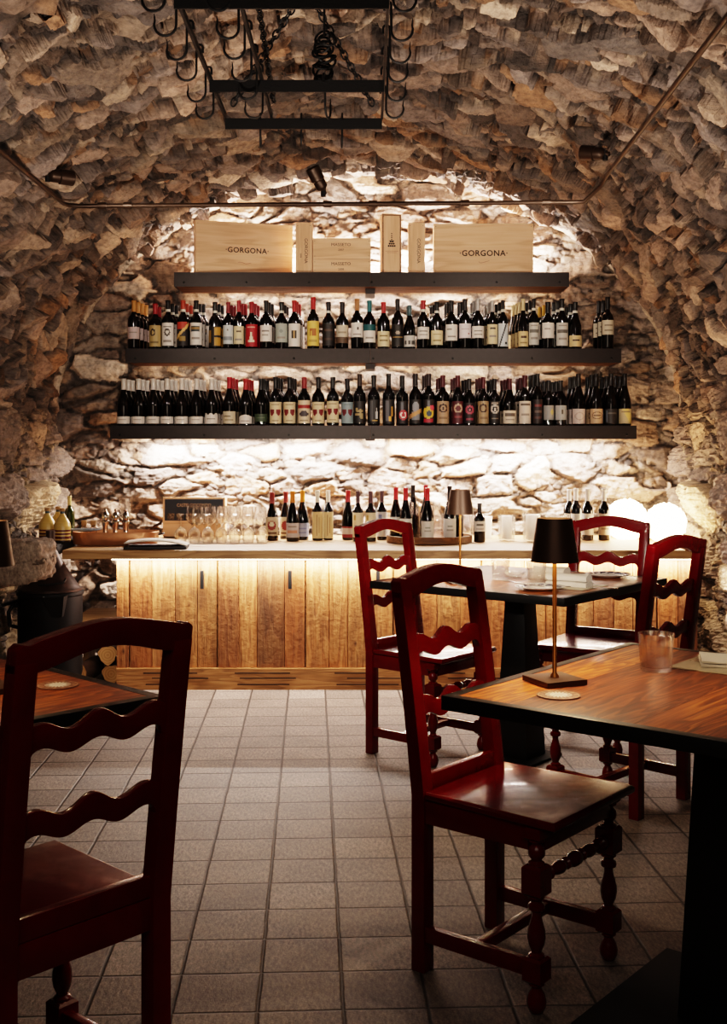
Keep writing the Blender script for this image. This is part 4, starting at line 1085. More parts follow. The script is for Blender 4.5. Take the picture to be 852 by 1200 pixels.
o = mb.build('white_beaker', M['wax'], None, 0, SM, (xat(570, 7.08), 7.08, CT)); tag(o, 'white beaker behind the small half bottle', 'beaker')
mb = MB(); mb.lathe([(0,0),(.060,0),(.085,.155),(.0835,.155),(.0585,.004),(0,.003)], 32)
o = mb.build('glass_bowl', M['glass'], None, 0, SM, (xat(651, 6.92), 6.92, CT)); tag(o, 'wide clear glass vase behind the lamp shade', 'vase')
# glowing globes
M['globe'] = (lambda t: t.out((.9,.85,.78), .7, t.bump(t.noise(obj_co(t), 60, 4), .6, .01), Emission_Color=lin('#ffdcae'), Emission_Strength=13))(NT('glowing rough globe'))
for px, py, Yc, r, w in ((734, 606, 7.02, .126, 'nearer the silver-capped bottles'), (780, 613.5, 6.80, .118, 'nearer the right wall')):
    bm = bmesh.new(); bmesh.ops.create_icosphere(bm, subdivisions=5, radius=r)
    from mathutils import noise as mn
    for v in bm.verts:
        d = v.co.normalized(); v.co += d*(.010*mn.fractal(d*9, .8, 2, 3)); v.co.z = max(v.co.z, -r*.93)
    me = bpy.data.meshes.new('globe_lamp'); bm.to_mesh(me); bm.free(); me.materials.append(M['globe'])
    for p in me.polygons: p.use_smooth = True
    o = ob('globe_lamp', me); o.location = (xat(px, Yc), Yc, CT+r*.93); tag(o, f'glowing rough white globe lamp on the worktop, {w}', 'lamp', 'glowing globe lamps')

# crate with navy panel
cr = empty('wine_crate', (xat(228, 7.16), 7.16, CT)); cr.rotation_euler = (-.04, 0, 0)
tag(cr, 'wooden wine crate with navy printed panel behind the wine glasses', 'wine crate')
cw = (265-192)*7.14/F/2; chh = zat(583, 7.14)-CT
mb = MB(); mb.box(-cw, cw, -.03, .06, .004, chh); mb.build('box', M['crate'], cr, .002)
mb = MB(); mb.box(-cw+.012, cw-.012, -.0318, -.0305, chh*.42, chh-.012); pn = mb.build('printed_panel', M['navy'], cr)
text_obj('CASTELGIOCONDO', .030, plain('tan print', '#b99a78', .6), pn, (0, -.0322, chh*.80), (PI/2,0,0), sx=.78)
mb = MB()
for k in range(6):
    xx = -cw+.05+k*(2*cw-.1)/5
    mb.box(xx-.022, xx+.022, -.0325, -.0319, chh*.44, chh*.60)
mb.build('printed_picture', M['printpic'], pn)

# copper tray with things in it
ct = empty('copper_tray', (xat(136, 6.66), 6.66, CT), .03); tag(ct, 'long oval copper pan at the left end of the worktop', 'pan')
def oval(rx, ry, p, n=48): return [(rx*math.copysign(abs(math.cos(2*PI*k/n))**p, math.cos(2*PI*k/n)), ry*math.copysign(abs(math.sin(2*PI*k/n))**p, math.sin(2*PI*k/n))) for k in range(n)]
mb = MB(); n = 48; L0 = oval(.238, .120, .55); vs = []
layers = [(.0, .97), (.004, 1), (.072, 1.03), (.074, 1.02), (.070, 1.012), (.008, .985)]
for z, s in layers: vs += [(x_*s, y_*s, z) for x_, y_ in L0]
fs = [tuple(range(n-1,-1,-1))] + [(r*n+k, r*n+(k+1)%n, (r+1)*n+(k+1)%n, (r+1)*n+k) for r in range(len(layers)-1) for k in range(n)] + [tuple(5*n+k for k in range(n))]
mb.add(vs, fs); mb.build('pan_wall', M['copper'], ct, 0, SM)
mb = MB(); mb.tube([(.246,-.02,.055),(.270,-.02,.06),(.276,0,.06),(.270,.02,.06),(.246,.02,.055)], .005, 8); mb.build('handle', M['bronze'], ct)
CZ = CT+.0085
def pepper(px, Yc, label):
    mb = MB(); mb.lathe([(0,0),(.023,0),(.024,.006),(.022,.014),(.016,.03),(.0135,.055),(.016,.078),(.021,.092),(.021,.098),(.015,.102),(.017,.106),(.0195,.118),(.017,.132),(.009,.139),(.006,.142),(.0085,.148),(.006,.155),(0,.156)], 22)
    o = mb.build('pepper_mill', M['chrome'], None, 0, SM, (xat(px, Yc), Yc, CZ)); o.scale = (1.05, 1.05, 1.25); tag(o, label, 'pepper mill', 'chrome pepper mills')
pepper(123.5, 6.68, 'chrome pepper mill in the copper pan, first of three, beside the corked jars')
pepper(135.5, 6.68, 'chrome pepper mill in the copper pan, middle of three')
pepper(147.5, 6.68, 'chrome pepper mill in the copper pan, third of three')
for px, Yc, w in ((98.5, 6.68, 'next to the green bottle'), (109.5, 6.68, 'next to the pepper mills')):
    t = empty('corked_jar', (xat(px, Yc), Yc, CZ)); tag(t, f'small glass jar with cork stopper in the copper pan, {w}', 'jar', 'corked jars')
    mb = MB(); mb.lathe([(0,0),(.020,0),(.021,.004),(.021,.08),(.015,.09),(.014,.098),(.0135,.098),(.0135,.09),(.0195,.078),(.0195,.005),(0,.004)], 20); mb.build('jar_body', M['glass'], t, 0, SM)
    mb = MB(); mb.lathe([(0,.086),(.0125,.086),(.0128,.098),(.016,.1),(.017,.125),(0,.126)], 16); mb.build('stopper', M['cork'], t, 0, SM)
o = None
mb = MB(); mb.lathe([(0,0),(.05,.0),(.075,.006),(.1,.009),(.102,.013),(.097,.016),(.02,.016),(0,.016)], 40)
o = mb.build('serving_plate', M['lidblue'], None, 0, SM, (xat(98, 6.60), 6.60, CT+.0755)); o.scale=(1.0,.55,1); tag(o, 'grey-blue plate resting on the end of the copper pan', 'plate')
# a coupe glass standing behind
o = ob('wine_glass', wg); o.location = (xat(146, 6.98), 6.98, CT); o.scale = (1.05, 1.05, 1.22); tag(o, 'single wine glass standing behind the pepper mills', 'glass', GG)
# small dark pan with a handle behind tray
mb = MB(); mb.lathe([(0,0),(.045,0),(.05,.03),(.048,.03),(.043,.004),(0,.003)], 28); mb.tube([(.048,0,.026),(.09,-.01,.042),(.13,-.02,.05)], .004, 8)
o = mb.build('small_pan', M['bronze'], None, 0, SM, (xat(165, 6.88), 6.88, CT)); o.scale=(1,1,2.2); tag(o, 'small dark pan with thin handle behind the copper pan', 'pan')
# folded cloth with dark menu cover
mb = MB(); NN = 14
def cloth_top(u): return .030*math.sin(PI*min(1, .12+.9*u))**.6+.006
t = empty('folded_cloth', (xat(184, 6.36), 6.355, CT), .06); tag(t, 'white cloth folded over a dark cover on the worktop edge', 'cloth')
xs = [-.17+.34*i/NN for i in range(NN+1)]
mb.strip(xs, [cloth_top(i/NN)+.014 for i in range(NN+1)], [max(.0165, cloth_top(i/NN)+.006) for i in range(NN+1)], -.07, .09); mb.build('linen_fold', M['linen'], t, .003, SM)
mb = MB(); mb.strip(xs, [.016+.0*i for i in range(NN)]+[.016], [0]*(NN+1), -.09, .09); mb.build('dark_cover', M['darkcloth'], t, .003, SM)

# stoneware bottles on the ledge and the green oil bottle
mb = MB(); mb.box(-1.90, -1.685, 6.33, 7.20, .735, .800)
o = mb.build('stone_shelf', M['slate'], None, .02, SM); tag(o, 'dark stone shelf in the wall corner beside the worktop, under the striped bottles', 'shelf')
def striped(px, Yc, label):
    z = .8005
    cs = [('#2a1a14', 0, .012), ('#c4a25a', .012, .020), ('#5a1e1c', .020, .034), ('#c9a860', .034, .042), ('#5a1e1c', .042, .052), ('#c9a860', .052, .060), ('#5a1e1c', .060, .070), ('#c9a860', .070, .2)]
    mb = MB(); pr = [(0,0),(.044,0),(.047,.006),(.047,.09),(.043,.108),(.030,.130),(.018,.148),(.013,.160),(.013,.172)]
    zs = sorted(set([p[1] for p in pr]+[c[1] for c in cs[1:]]+[.165])); pz = [p[1] for p in pr[1:]]; prr = [p[0] for p in pr[1:]]
    for k in range(len(zs)-1):
        za, zb_ = zs[k], zs[k+1]; mid = (za+zb_)/2
        c = next(lin(c_[0]) for c_ in cs if c_[1] <= mid < c_[2])
        if mid > .158: c = lin('#3a4a50')
        mb.lathe([(float(np.interp(za, pz, prr)), za), (float(np.interp(zb_, pz, prr)), zb_)], 24, c=c, cap=False)
    mb.lathe([(0,0),(.044,0)], 24, c=lin('#2a1a14'), cap=False)
    t = mb.build('striped_bottle', M['glaze'], None, 0, SM, (xat(px, Yc), Yc, z))
    mb = MB(); mb.lathe([(0,.165),(.011,.165),(.012,.173),(.015,.174),(.015,.190),(0,.191)], 16); mb.build('stopper', M['cork'], t, 0, SM)
    tag(t, label, 'bottle', 'yellow striped stoneware bottles')
M['glaze'] = (lambda t: t.out(t.n('Attribute', attribute_name='tone').outputs['Color'], .3))(NT('striped glaze'))
striped(55.5, 6.50, 'yellow striped stoneware bottle with cork, nearest the stone slab')
striped(73.0, 6.46, 'yellow striped stoneware bottle with cork, nearest the copper pan')
striped(68.0, 6.66, 'yellow striped stoneware bottle half hidden behind the other two')
o = make_bottle((xat(81.5, 6.95), 6.95, .8005), 'b', .245, '#b9a468', 0, None, 'olive green oil bottle behind the striped stoneware bottles', None, .8, 'olive')
o.name = 'oil_bottle'

# ------------------------------------------------------------------ crates on the top shelf
ST = 2.4105
GB = 'wooden wine crates on the top shelf'
def crate(pxa, pxb, toppy, Y, depth, label, rz=0, mat='crate', base=None, anchor=None):
    w = (pxb-pxa)*Y/F; zt = zat(toppy, Y); z0 = base if base else ST+.0005
    t = empty('wine_crate', (xat((pxa+pxb)/2, Y), Y, z0), rz); tag(t, label, 'wine crate', GB)
    hh = zt-z0
    mb = MB(); mb.box(-w/2, w/2, 0, depth, 0, hh); bx = mb.build('box', M[mat], t, .0015)
    mb = MB()
    for zz in (.018, hh-.018): 
        for xx in (-w/2+.012, w/2-.012): mb.lathe([(.0022,0),(.0022,.0006),(0,.0006)], 8, Matrix.Translation((xx, -.0001, zz)) @ Matrix.Rotation(PI/2, 4, 'X'))
    mb.build('nail_heads', M['ink'], bx)
    return t, w, hh
fr = (PI/2, 0, 0)
# big tilted-away crate: width foreshortened a little by its turn
t, w, hh = crate(231, 346, 261, 7.18, .06, 'large crate printed with dotted name, turned slightly, at the start of the top shelf', math.radians(17))
t.location.y = 7.18; t.location.x = xat(287, 7.18)
text_obj('·GORGONA·', .046, M['ink'], t, (.015, -.0006, hh*.47), fr, spacing=1.08)
mb = MB(); pts = [(-.045+.012*i, -.0008, hh*.47-.075+.010*math.sin(i*.55)-(.004*i if i < 5 else .02-.004*(i-4)*2.2)) for i in range(8)]; mb.tube(pts, .0012, 5); mb.build('drawn_flourish', M['redink'], t)
mb = MB(); mb.box(-w/2-.004, -w/2, .002, .06, 0, hh); mb.build('end_panel', M['crate_end'], t)
t, w, hh = crate(346.5, 366, 261, 7.12, .09, 'narrow upright crate with sideways lettering beside the two stacked crates', 0, 'crate_end')
text_obj('GORGONA', .030, M['ink'], t, (.012, -.0006, hh*.45), (PI/2, PI/2, 0))
text_obj('2008', .014, M['ink'], t, (-.02, -.0006, hh*.36), (PI/2, PI/2, 0))
zb0 = zat(303.5, 7.10)
t, w, hh = crate(366.6, 434.5, 303.5, 7.10, .2, 'low pale crate at the bottom of the two stacked ones')
text_obj('MASSETO', .026, M['ink'], t, (-.005, -.0006, hh*.66), fr, sx=1.1); text_obj('2008', .018, M['ink'], t, (-.005, -.0006, hh*.28), fr)
t, w, hh = crate(366.6, 434.5, 279, 7.10, .2, 'low pale crate on top of the other stacked one', base=zb0+.0008)
text_obj('MASSETO', .026, M['ink'], t, (-.005, -.0006, hh*.68), fr, sx=1.1); text_obj('2007', .018, M['ink'], t, (-.005, -.0006, hh*.43), fr)
t, w, hh = crate(447.5, 470.5, 250.5, 7.10, .13, 'tall upright crate with a small dark tower emblem', math.radians(5), 'crate_end')
mb = MB()
def disc(mb, x_, z_, r): mb.lathe([(r,0),(r,.0006),(0,.0006)], 8, Matrix.Translation((x_, -.0002, z_)) @ Matrix.Rotation(PI/2, 4, 'X'))
zc = hh*.46
for row, (n_, zz) in enumerate(((4,0),(3,.014),(2,.027),(1,.040),(1,.052),(1,.063),(1,.076))):
    for k in range(n_): disc(mb, (k-(n_-1)/2)*.0125, zc+zz, .0062 if row < 3 else .0042)
mb.box(-.016, .016, -.0008, -.0002, zc+.030, zc+.034)
mb.build('tower_emblem', M['ink'], t)
mb = MB(); mb.box(-.04, .04, -.0008, -.0002, hh*.37, hh*.375); mb.box(-.03, .03, -.0008, -.0002, hh*.345, hh*.35); mb.build('printed_line', M['redink'], t)
mb = MB()
for (xa, xb, za, zb_) in ((-w/2+.003, -w/2+.010, 0.004, hh-.004), (w/2-.010, w/2-.003, .004, hh-.004), (-w/2+.003, w/2-.003, hh-.012, hh-.005)):
    mb.box(xa, xb, -.003, -.0001, za, zb_)
mb.build('lid_rim', M['shelfwood'], t)
t, w, hh = crate(478.5, 498, 261, 7.12, .09, 'narrow upright crate with sideways lettering between the tower crate and the large one', 0, 'crate_end')
text_obj('GORGONA', .030, M['ink'], t, (.012, -.0006, hh*.45), (PI/2, PI/2, 0)); text_obj('2008', .014, M['ink'], t, (-.02, -.0006, hh*.36), (PI/2, PI/2, 0)) if False else None
t, w, hh = crate(508.5, 625, 262, 7.10, .1, 'large crate printed with dotted name, square on, at the far end of the top shelf')
text_obj('·GORGONA·', .050, M['ink'], t, (.0, -.0006, hh*.40), fr, spacing=1.08)
mb = MB(); mb.tube([(-.03,-.0008,hh*.40-.05),(-.025,-.0008,hh*.40-.058),(-.01,-.0008,hh*.40-.058),(.035,-.0008,hh*.40-.045)], .0012, 5); mb.build('drawn_flourish', M['redink'], t)

# ------------------------------------------------------------------ hearth corner: slab, still, logs
mb = MB(); bm = bmesh.new()
NXs, NZs = 22, 14
def slab_pt(u, v, w):
    x_ = -1.985+(u)*(.49); y_ = 5.42+w*.55; z_ = .632+v*.235
    return x_, y_, z_
xs_ = np.linspace(0,1,26); zs_ = np.linspace(0,1,16); ws_ = np.linspace(0,1,20)
from mathutils import noise as mn
bm.free(); bm = bmesh.new(); bmesh.ops.create_cube(bm, size=1.0)
bmesh.ops.subdivide_edges(bm, edges=bm.edges[:], cuts=26, use_grid_fill=True)
for v in bm.verts:
    p = v.co.copy(); q = p*2
    r = max(0, (abs(q.x)**7+abs(q.y)**7+abs(q.z)**7)**(1/7)); p = p/ max(r, .6)*1.0
    n_ = mn.fractal(Vector((p.x*3+2, p.y*3, p.z*2.4)), .7, 2, 5)*.018 + .006*math.sin(p.x*60+8*mn.noise(p*4))
    w_ = Vector((p.x*.46, p.y*.28, p.z*.235)); w_ += w_.normalized()*n_
    if p.z < 0: w_.z += -.02+.055*(p.x+.5)
    v.co = w_
me = bpy.data.meshes.new('stone_slab'); bm.to_mesh(me); bm.free()
for p in me.polygons: p.use_smooth = True
def slab_mat():
    t = NT('hewn grey stone'); co = obj_co(t); n1 = t.noise(t.mapping(co, (14, 14, 4)), 3, 6, .7, .4); n2 = t.noise(co, 60, 5, .7)
    c = t.mix(1.0, t.ramp(n1, [(.3, lin('#6b5d52')), (.5, lin('#9a897a')), (.75, lin('#bba996'))]), t.ramp(n2, [(.3, (.6,.6,.6)), (.6, (1.1,1.1,1.1))]), 'MULTIPLY')
    return t.out(c, .85, t.bump(t.math('ADD', n1, t.math('MULTIPLY', n2, .4)), .8, .015))
me.materials.append(slab_mat())
o = ob('stone_shelf_slab', me); o.location = (-1.80, 5.765, .750); tag(o, 'heavy rough hewn stone slab projecting from the left wall', 'stone slab')
# still: black boiler with steel cone
SX, SYY = xat(59, 6.12), 6.12
st = empty('copper_still', (SX, SYY, 0)); st.name = 'distilling_pot'; tag(st, 'black boiler pot with brown conical lid and chimney beside the stone slab', 'still')
mb = MB(); mb.lathe([(0,.10),(.150,.10),(.162,.115),(.168,.14),(.168,.545),(.175,.552),(.175,.566),(.165,.570),(0,.570)], 40); bd = mb.build('boiler', M['soot'], st, 0, SM)
mb = MB(); mb.lathe([(.168,.5705),(.168,.582),(.150,.592),(.085,.690),(.040,.770),(.026,.80),(.024,.82),(.024,.888),(0,.888)], 36); mb.build('cone_lid', M['cone'], st, 0, SM)
mb = MB(); mb.tube([(-.02,-.150,.615),(.02,-.150,.615),(.07,-.128,.62),(.10,-.105,.625),(.105,-.088,.64)], .006, 8); mb.build('lid_handle', M['iron'], st)
for k in range(3):
    a = 2*PI*k/3+.5; mb = MB(); mb.box(-.014, .014, -.014, .014, 0, .112, M=Matrix.Translation((.13*math.cos(a), .13*math.sin(a), 0))); mb.build('foot', M['iron'], st)
mb = MB()
mb.add([(.02,-.225,.56),(.125,-.205,.56),(.125,-.12,.56),(.02,-.16,.56),(.055,-.172,.45),(.105,-.165,.45),(.105,-.125,.45),(.055,-.15,.45)], [(4,5,1,0),(5,6,2,1),(6,7,3,2),(7,4,0,3),(7,6,5,4)])
mb.build('hopper', M['iron'], st)
mb = MB(); mb.tube([(-.15,-.08,.50),(-.17,-.11,.50),(-.185,-.12,.47),(-.18,-.12,.40),(-.15,-.08,.385)], .011, 8); mb.build('side_handle', M['iron'], st)
mb = MB(); mb.tube([(-.155,-.06,.52),(-.175,-.20,.522),(-.180,-.33,.525)], .010, 8); mb.build('spout', M['iron'], st)
# low hearth board and logs
def log(x_, y_, z_, r, L, label, rz=.15):
    t = empty('firewood_log', (x_, y_, z_), rz)
    mb = MB(); n = 20; vs = []; m = 8
    for i in range(m+1):
        for k in range(n):
            a = 2*PI*k/n; r_ = r*(1+.10*math.sin(3*a+x_*9)+.05*math.sin(7*a+i*.7)); vs.append((r_*math.cos(a), L*i/m, r_*math.sin(a)))
    fs = [(i*n+k, i*n+(k+1)%n, (i+1)*n+(k+1)%n, (i+1)*n+k) for i in range(m) for k in range(n)] + [tuple(m*n+k for k in range(n))]
    mb.add(vs, fs); mb.build('bark', M['bark'], t, 0, 1.2)
    mb = MB(); mb.add([(x*.96, -.001, z) for x, y, z in vs[:n]], [tuple(range(n))]); mb.build('cut_end', M['logend'], t)
    tag(t, label, 'log', 'firewood under the worktop end'); return t
log(xat(123, 6.40)+.015, 6.40, .175, .052, .3, 'firewood log with pale round cut end facing out, upper one beside the sideboard')
log(xat(108, 6.42)-.075, 6.40, .066, .056, .3, 'firewood log lying on the floor nearer the boiler', -.1)
log(xat(127, 6.40)+.012, 6.42, .066, .052, .3, 'firewood log lying on the floor beside the sideboard end', .05)
mb = MB(); mb.box(-1.665, xat(136, 6.5), 6.45, 7.0, .330, .355); mb.box(-1.66, -1.63, 6.80, 6.98, 0, .33); 
o = mb.build('low_shelf', M['topwood'], None, .002); tag(o, 'short pale board shelf above the firewood at the sideboard end', 'shelf')

# ------------------------------------------------------------------ hanging rack, hooks, chains
RZ = 2.655; YR = (3.44, 4.236, 4.72); XR = (-.568, -.378, .076)
rk = empty('hanging_rack', ((XR[0]+XR[2])/2, 4.1, RZ)); tag(rk, 'black iron hanging rack of flat bars chained under the vault', 'hanging rack'); ox, oy = rk.location.x, 4.1
for Yb in YR:
    mb = MB(); mb.box(XR[0]-ox, XR[2]-ox, Yb-.004-oy, Yb+.004-oy, -.022, .022); mb.build('cross_bar', M['iron'], rk)
for xb in XR:
    mb = MB(); mb.box(xb-.005-ox, xb+.005-ox, 2.9-oy, YR[2]+.02-oy, .0225, .045); mb.build('side_bar', M['iron'], rk)
def hook_mesh(flip, L=.075, R=.034, straight=False):
    mb = MB(); pts = []
    s = flip
    # small eye loop over the bar, stem, J curve, upturned tip
    for k in range(7):
        a = PI - PI*k/6; pts.append((.011*math.cos(a)*-s*-1, 0, .0+.011*math.sin(a)))
    pts = [(-.011*s, 0, -.012)] + [(.011*math.cos(PI-PI*k/6)*s, 0, .006+.011*math.sin(PI-PI*k/6)) for k in range(7)]
    x0_ = .011*s
    pts.append((x0_, 0, -L))
    for k in range(1, 11):
        a = PI*k/10*1.12; pts.append((x0_+s*(R-R*math.cos(a)), 0, -L-R*math.sin(a)))
    lx, lz = pts[-1][0], pts[-1][2]; pts.append((lx+.002*s, 0, lz+.022))
    rs = [.0042]*(len(pts)-3)+[.0038,.003,.0012]
    mb.tube(pts, rs, 7); return mb.mesh('meat_hook', M['iron'], 0, SM)
HL, HR_ = hook_mesh(-1), hook_mesh(1)
GH = 'iron hooks on the hanging rack'
def hooks(me, xb, Ys, side):
    for n_, Yh in enumerate(Ys):
        o = ob('meat_hook', me); o.location = (xb, Yh, RZ+.046)
        o.rotation_euler = (0, 0, random.uniform(-.18, .18))
        tag(o, f'iron hook on the {side} rack bar, {ordw[n_]} from the shelf end', 'hook', GH)
hooks(HL, XR[0], (4.43,4.21,3.98,3.76,3.55,3.35), 'left outer')
hooks(HR_, XR[2], (4.43,4.21,4.0,3.80,3.60,3.36,3.14), 'right outer')
hooks(HL, XR[1], (4.43,4.18,3.98,3.76,3.58,3.35), 'middle long')
for n_, px in enumerate((305, 353, 401)):
    o = ob('meat_hook', HR_); o.location = (xat(px, YR[2]), YR[2], RZ+.024); o.rotation_euler = (0,0,PI/2+.05)
    tag(o, f'iron hook hung edge-on from the rear cross bar, {ordw[n_]} from left', 'hook', GH)
o = ob('meat_hook', HR_); o.location = (xat(380, 4.236), 4.236, RZ+.026); o.rotation_euler=(0,0,1.3); o.scale=(1,1,1.2); tag(o, 'large iron hook below the ring bundle on the second cross bar', 'hook', GH)
def chain(p0, p1, label, sag=.0, n=18):
    p0, p1 = Vector(p0), Vector(p1); mb = MB(); L = (p1-p0).length; n = int(L/.030)
    for k in range(n):
        f0, f1 = (k+.5)/n, (k+1.0)/n
        c = p0.lerp(p1, f0); c.z -= sag*4*f0*(1-f0)
        d = (p1-p0).normalized(); up = d.orthogonal().normalized(); sd = d.cross(up)
        ax = up if k % 2 else sd
        pts = []
        for q in range(14):
            a = 2*PI*q/14; pts.append(c + d*(.022*math.cos(a)) + ax*(.0125*math.sin(a)))
        mb.tube(pts, .0036, 6, close=True)
    o = mb.build('hanging_chain', M['iron'], None, 0, SM); tag(o, label, 'chain', 'chains holding the rack'); return o
apex = (xat(353, 4.25), 4.25, 3.0)
chain(apex, (xat(271, 4.62), 4.66, RZ+.06), 'iron chain running from the vault down to the left end of the rear cross bar')
chain((apex[0]+.03, 4.25, 3.0), (xat(437, 4.62), 4.66, RZ+.06), 'iron chain running from the vault down to the right end of the rear cross bar')
chain((XR[1]+.012, 3.55, 2.96), (XR[1]+.012, 4.66, RZ+.075), 'iron chain lying along the middle long bar of the rack')
# bundle of rings
mb = MB(); rr = random.Random(8)
bx, by = xat(380, 4.3), 4.30
for k in range(13):
    c = Vector((bx+rr.uniform(-.012,.012), by+rr.uniform(-.01,.01), 2.86-.014*k)); ax = Vector((rr.uniform(-.4,.4), rr.uniform(-1,-.4), rr.uniform(.2,.9))).normalized(); u = ax.orthogonal().normalized(); w_ = ax.cross(u)
    R_ = .030+.006*rr.random()
    mb.tube([c+u*R_*math.cos(2*PI*q/16)+w_*R_*math.sin(2*PI*q/16) for q in range(16)], .0045, 6, close=True)
mb.tube([(bx,by,3.02),(bx,by,2.86)], .005, 6); mb.tube([(bx,by,2.70),(bx,by,RZ+.02)], .005, 6)
o = mb.build('ring_bundle', M['iron'], None, 0, SM); tag(o, 'bundle of black iron rings hanging in the middle of the rack', 'iron rings')

# ------------------------------------------------------------------ spotlight rail
YP = 5.5
pl_, pr_ = (xat(78, YP), YP, zat(241.5, YP)), (xat(688, YP), YP, zat(237, YP))
mb = MB()
R_ = .011
mb.tube([(pl_[0]+.0, 3.2, pl_[2]), (pl_[0], YP-.06, pl_[2]), (pl_[0]+.015, YP-.02, pl_[2]), (pl_[0]+.06, YP, pl_[2]), (pr_[0]-.06, YP, pr_[2]), (pr_[0]-.015, YP-.01, pr_[2]), (pr_[0]+.05, YP-.10, pr_[2]+.06), (pr_[0]+.06, YP-.16, pr_[2]+.09), (pr_[0]+.035, 3.4, pr_[2]+.13)], R_, 10)
rl = mb.build('spotlight_rail', M['bronze'], None, 0, SM); tag(rl, 'thin bronze lighting pipe running round the vault above the shelves', 'rail')
for px in (120, 150, 384, 437, 545, 640):
    mb = MB(); mb.lathe([(.0165,-.02),(.0165,.02)], 12, Matrix.Translation((xat(px, YP), YP, pl_[2]+(pr_[2]-pl_[2])*(px-78)/610)) @ Matrix.Rotation(PI/2, 4, 'Y'))
    mb.build('pipe_joint', M['bronze'], rl, 0, SM)
def spot(base, tip, label):
    base, tip = Vector(base), Vector(tip); d = (tip-base).normalized(); q = d.to_track_quat('Z', 'Y').to_matrix().to_4x4()
    t = empty('spotlight'); tag(t, label, 'spotlight', 'bronze spotlights on the rail'); t.location = base+Vector((0,0,.048))
    mb = MB(); mb.lathe([(.010,-.02),(.012,0),(.026,.012),(.029,.02),(.029,.05),(.034,.055),(.034,.115),(.031,.118),(.030,.105),(0,.105)], 24, q); mb.build('head', M['bronze'], t, 0, SM)
    mb = MB(); mb.lathe([(0,.1055),(.029,.1055),(.029,.107),(0,.107)], 20, q); mb.build('lens', M['bulbglow'], t)
    mb = MB(); mb.lathe([(.012,-.030),(.012,.014)], 12); mb.build('bracket', M['iron'], t)
spot((xat(379, YP-.02), YP-.022, zat(236, YP)), (xat(366, 5.42), 5.44, zat(208, 5.42)), 'bronze spotlight on the pipe above the centre of the shelves')
spot((pl_[0]+.025, 5.08, pl_[2]+.0), (pl_[0]+.2, 5.20, pl_[2]+.00), 'bronze spotlight on the pipe along the left side of the vault')
spot((pr_[0]+.02, 5.18, pr_[2]+.10), (pr_[0]-.2, 5.32, pr_[2]+.15), 'bronze spotlight on the pipe along the right side of the vault')

# ------------------------------------------------------------------ lights
def area(name, loc, rot, sx, sy, e, c=(1,.80,.60), spread=None):
    l = bpy.data.lights.new(name, 'AREA'); l.shape = 'RECTANGLE'; l.size = sx; l.size_y = sy; l.energy = e; l.color = c
    if spread: l.spread = spread
    o = bpy.data.objects.new(name, l); col.objects.link(o); o.location = loc; o.rotation_euler = rot; return o
WARM = (1, .80, .60); LED = (1, .85, .76)
area('led_top', (.05, 7.385, 2.44), (math.radians(180-6), 0, 0), 2.2, .02, 75, LED)
area('led_under_top', (.05, 7.388, 2.335), (math.radians(4), 0, 0), 1.9, .015, 12, LED)
area('led_under_middle', (.05, 7.388, 1.867), (math.radians(4), 0, 0), 2.3, .015, 6, LED)
area('led_under_lowest', (.06, 7.36, 1.378), (math.radians(8), 0, 0), 2.9, .02, 115, LED)
area('led_under_worktop', ((x0+x1)/2, 6.284, .716), (math.radians(0), 0, 0), x1-x0+.10, .015, 36, LED)
def pt(name, loc, e, r=.02, c=WARM):
    l = bpy.data.lights.new(name, 'POINT'); l.energy = e; l.color = c; l.shadow_soft_size = r
    o = bpy.data.objects.new(name, l); col.objects.link(o); o.location = loc
for nm, lp, e in (('near', (.452, 2.717), 8), ('middle', (.404, 4.80), 5), ('left', (-.855, 2.62), 2.2)):
    pt('lamp_bulb_'+nm, (lp[0], lp[1], TH+.318), e, .014, (1, .72, .42))
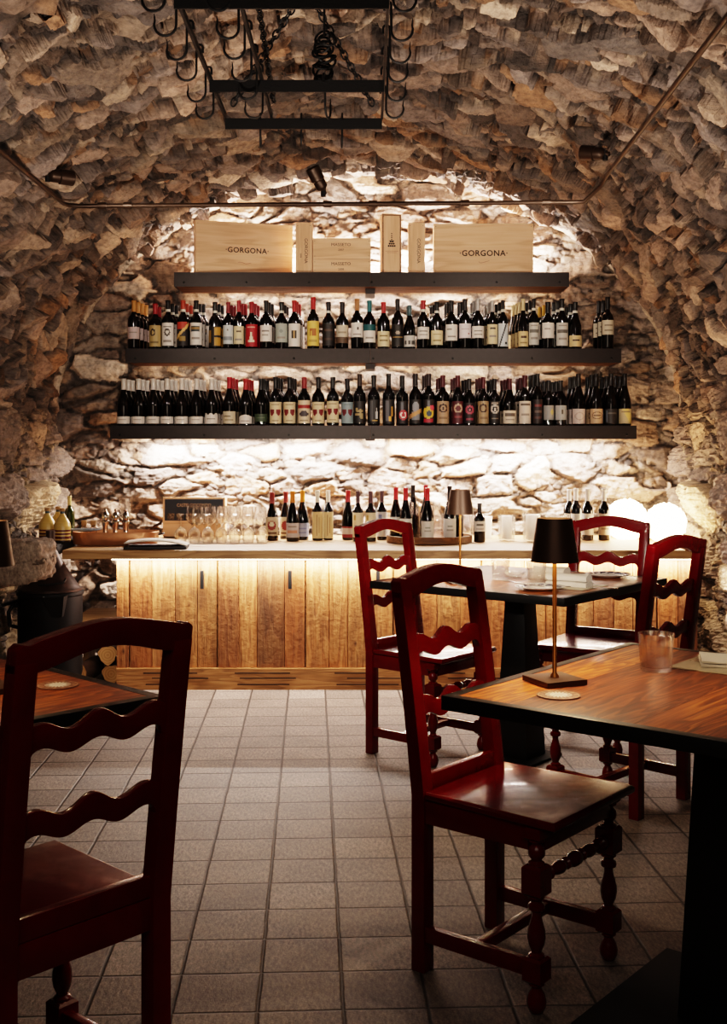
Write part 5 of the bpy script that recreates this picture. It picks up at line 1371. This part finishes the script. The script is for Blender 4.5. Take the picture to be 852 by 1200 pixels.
def spotl(name, loc, target, e, ang, blend=.6, r=.04, c=WARM):
    l = bpy.data.lights.new(name, 'SPOT'); l.energy = e; l.color = c; l.spot_size = math.radians(ang); l.spot_blend = blend; l.shadow_soft_size = r
    o = bpy.data.objects.new(name, l); col.objects.link(o); o.location = loc
    o.rotation_euler = (Vector(target)-Vector(loc)).to_track_quat('-Z', 'Y').to_euler()
NEUT = (1, .86, .74)
spotl('spot_floor', (-.80, 3.1, 2.35), (-.1, 4.7, 0), 50, 80, 1.0, .08)
spotl('spot_right', (1.05, 3.3, 2.55), (.3, 3.2, .4), 26, 75, .9, .06)
spotl('vault_fill_a', (-.55, 2.9, 1.25), (-.2, 5.6, 3.0), 112, 130, 1.0, .03, NEUT)  # this and the next: unseen fill lights, added to brighten the vault from below
spotl('vault_fill_b', (.95, 3.4, 1.15), (.5, 5.8, 2.8), 84, 130, 1.0, .03, NEUT)
spotl('spot_shelves_a', (-1.25, 4.9, 2.42), (-.2, 7.1, 1.95), 26, 75, 1.0, .03, NEUT)
spotl('spot_shelves_b', (1.05, 4.9, 2.50), (.3, 7.1, 1.95), 26, 75, 1.0, .03, NEUT)
area('room_fill', (0, .2, 2.3), (math.radians(62), 0, 0), 2.4, 1.2, 8, (1, .82, .66))

w = bpy.data.worlds.new('World'); scene.world = w; w.use_nodes = True
w.node_tree.nodes['Background'].inputs[0].default_value = (.02, .015, .012, 1); w.node_tree.nodes['Background'].inputs[1].default_value = 1

# ------------------------------------------------------------------ camera and view
cam = bpy.data.cameras.new('Camera'); co_ = bpy.data.objects.new('Camera', cam); col.objects.link(co_)
co_.location = (0, 0, H); co_.rotation_euler = (PI/2, 0, 0)
cam.sensor_fit = 'VERTICAL'; cam.sensor_height = 36; cam.sensor_width = 36*852/1200; cam.lens = 36*F/1200
cam.shift_y = -70/1200; cam.clip_start = .05
scene.camera = co_
scene.view_settings.view_transform = 'Filmic'
try: scene.view_settings.look = 'High Contrast'
except Exception: pass
scene.view_settings.exposure = .8
scene.cycles.use_denoising = True
scene.cycles.max_bounces = 12; scene.cycles.diffuse_bounces = 3; scene.cycles.glossy_bounces = 3; scene.cycles.transmission_bounces = 12; scene.cycles.transparent_max_bounces = 24
scene.cycles.sample_clamp_indirect = 10; scene.cycles.caustics_reflective = False; scene.cycles.caustics_refractive = False
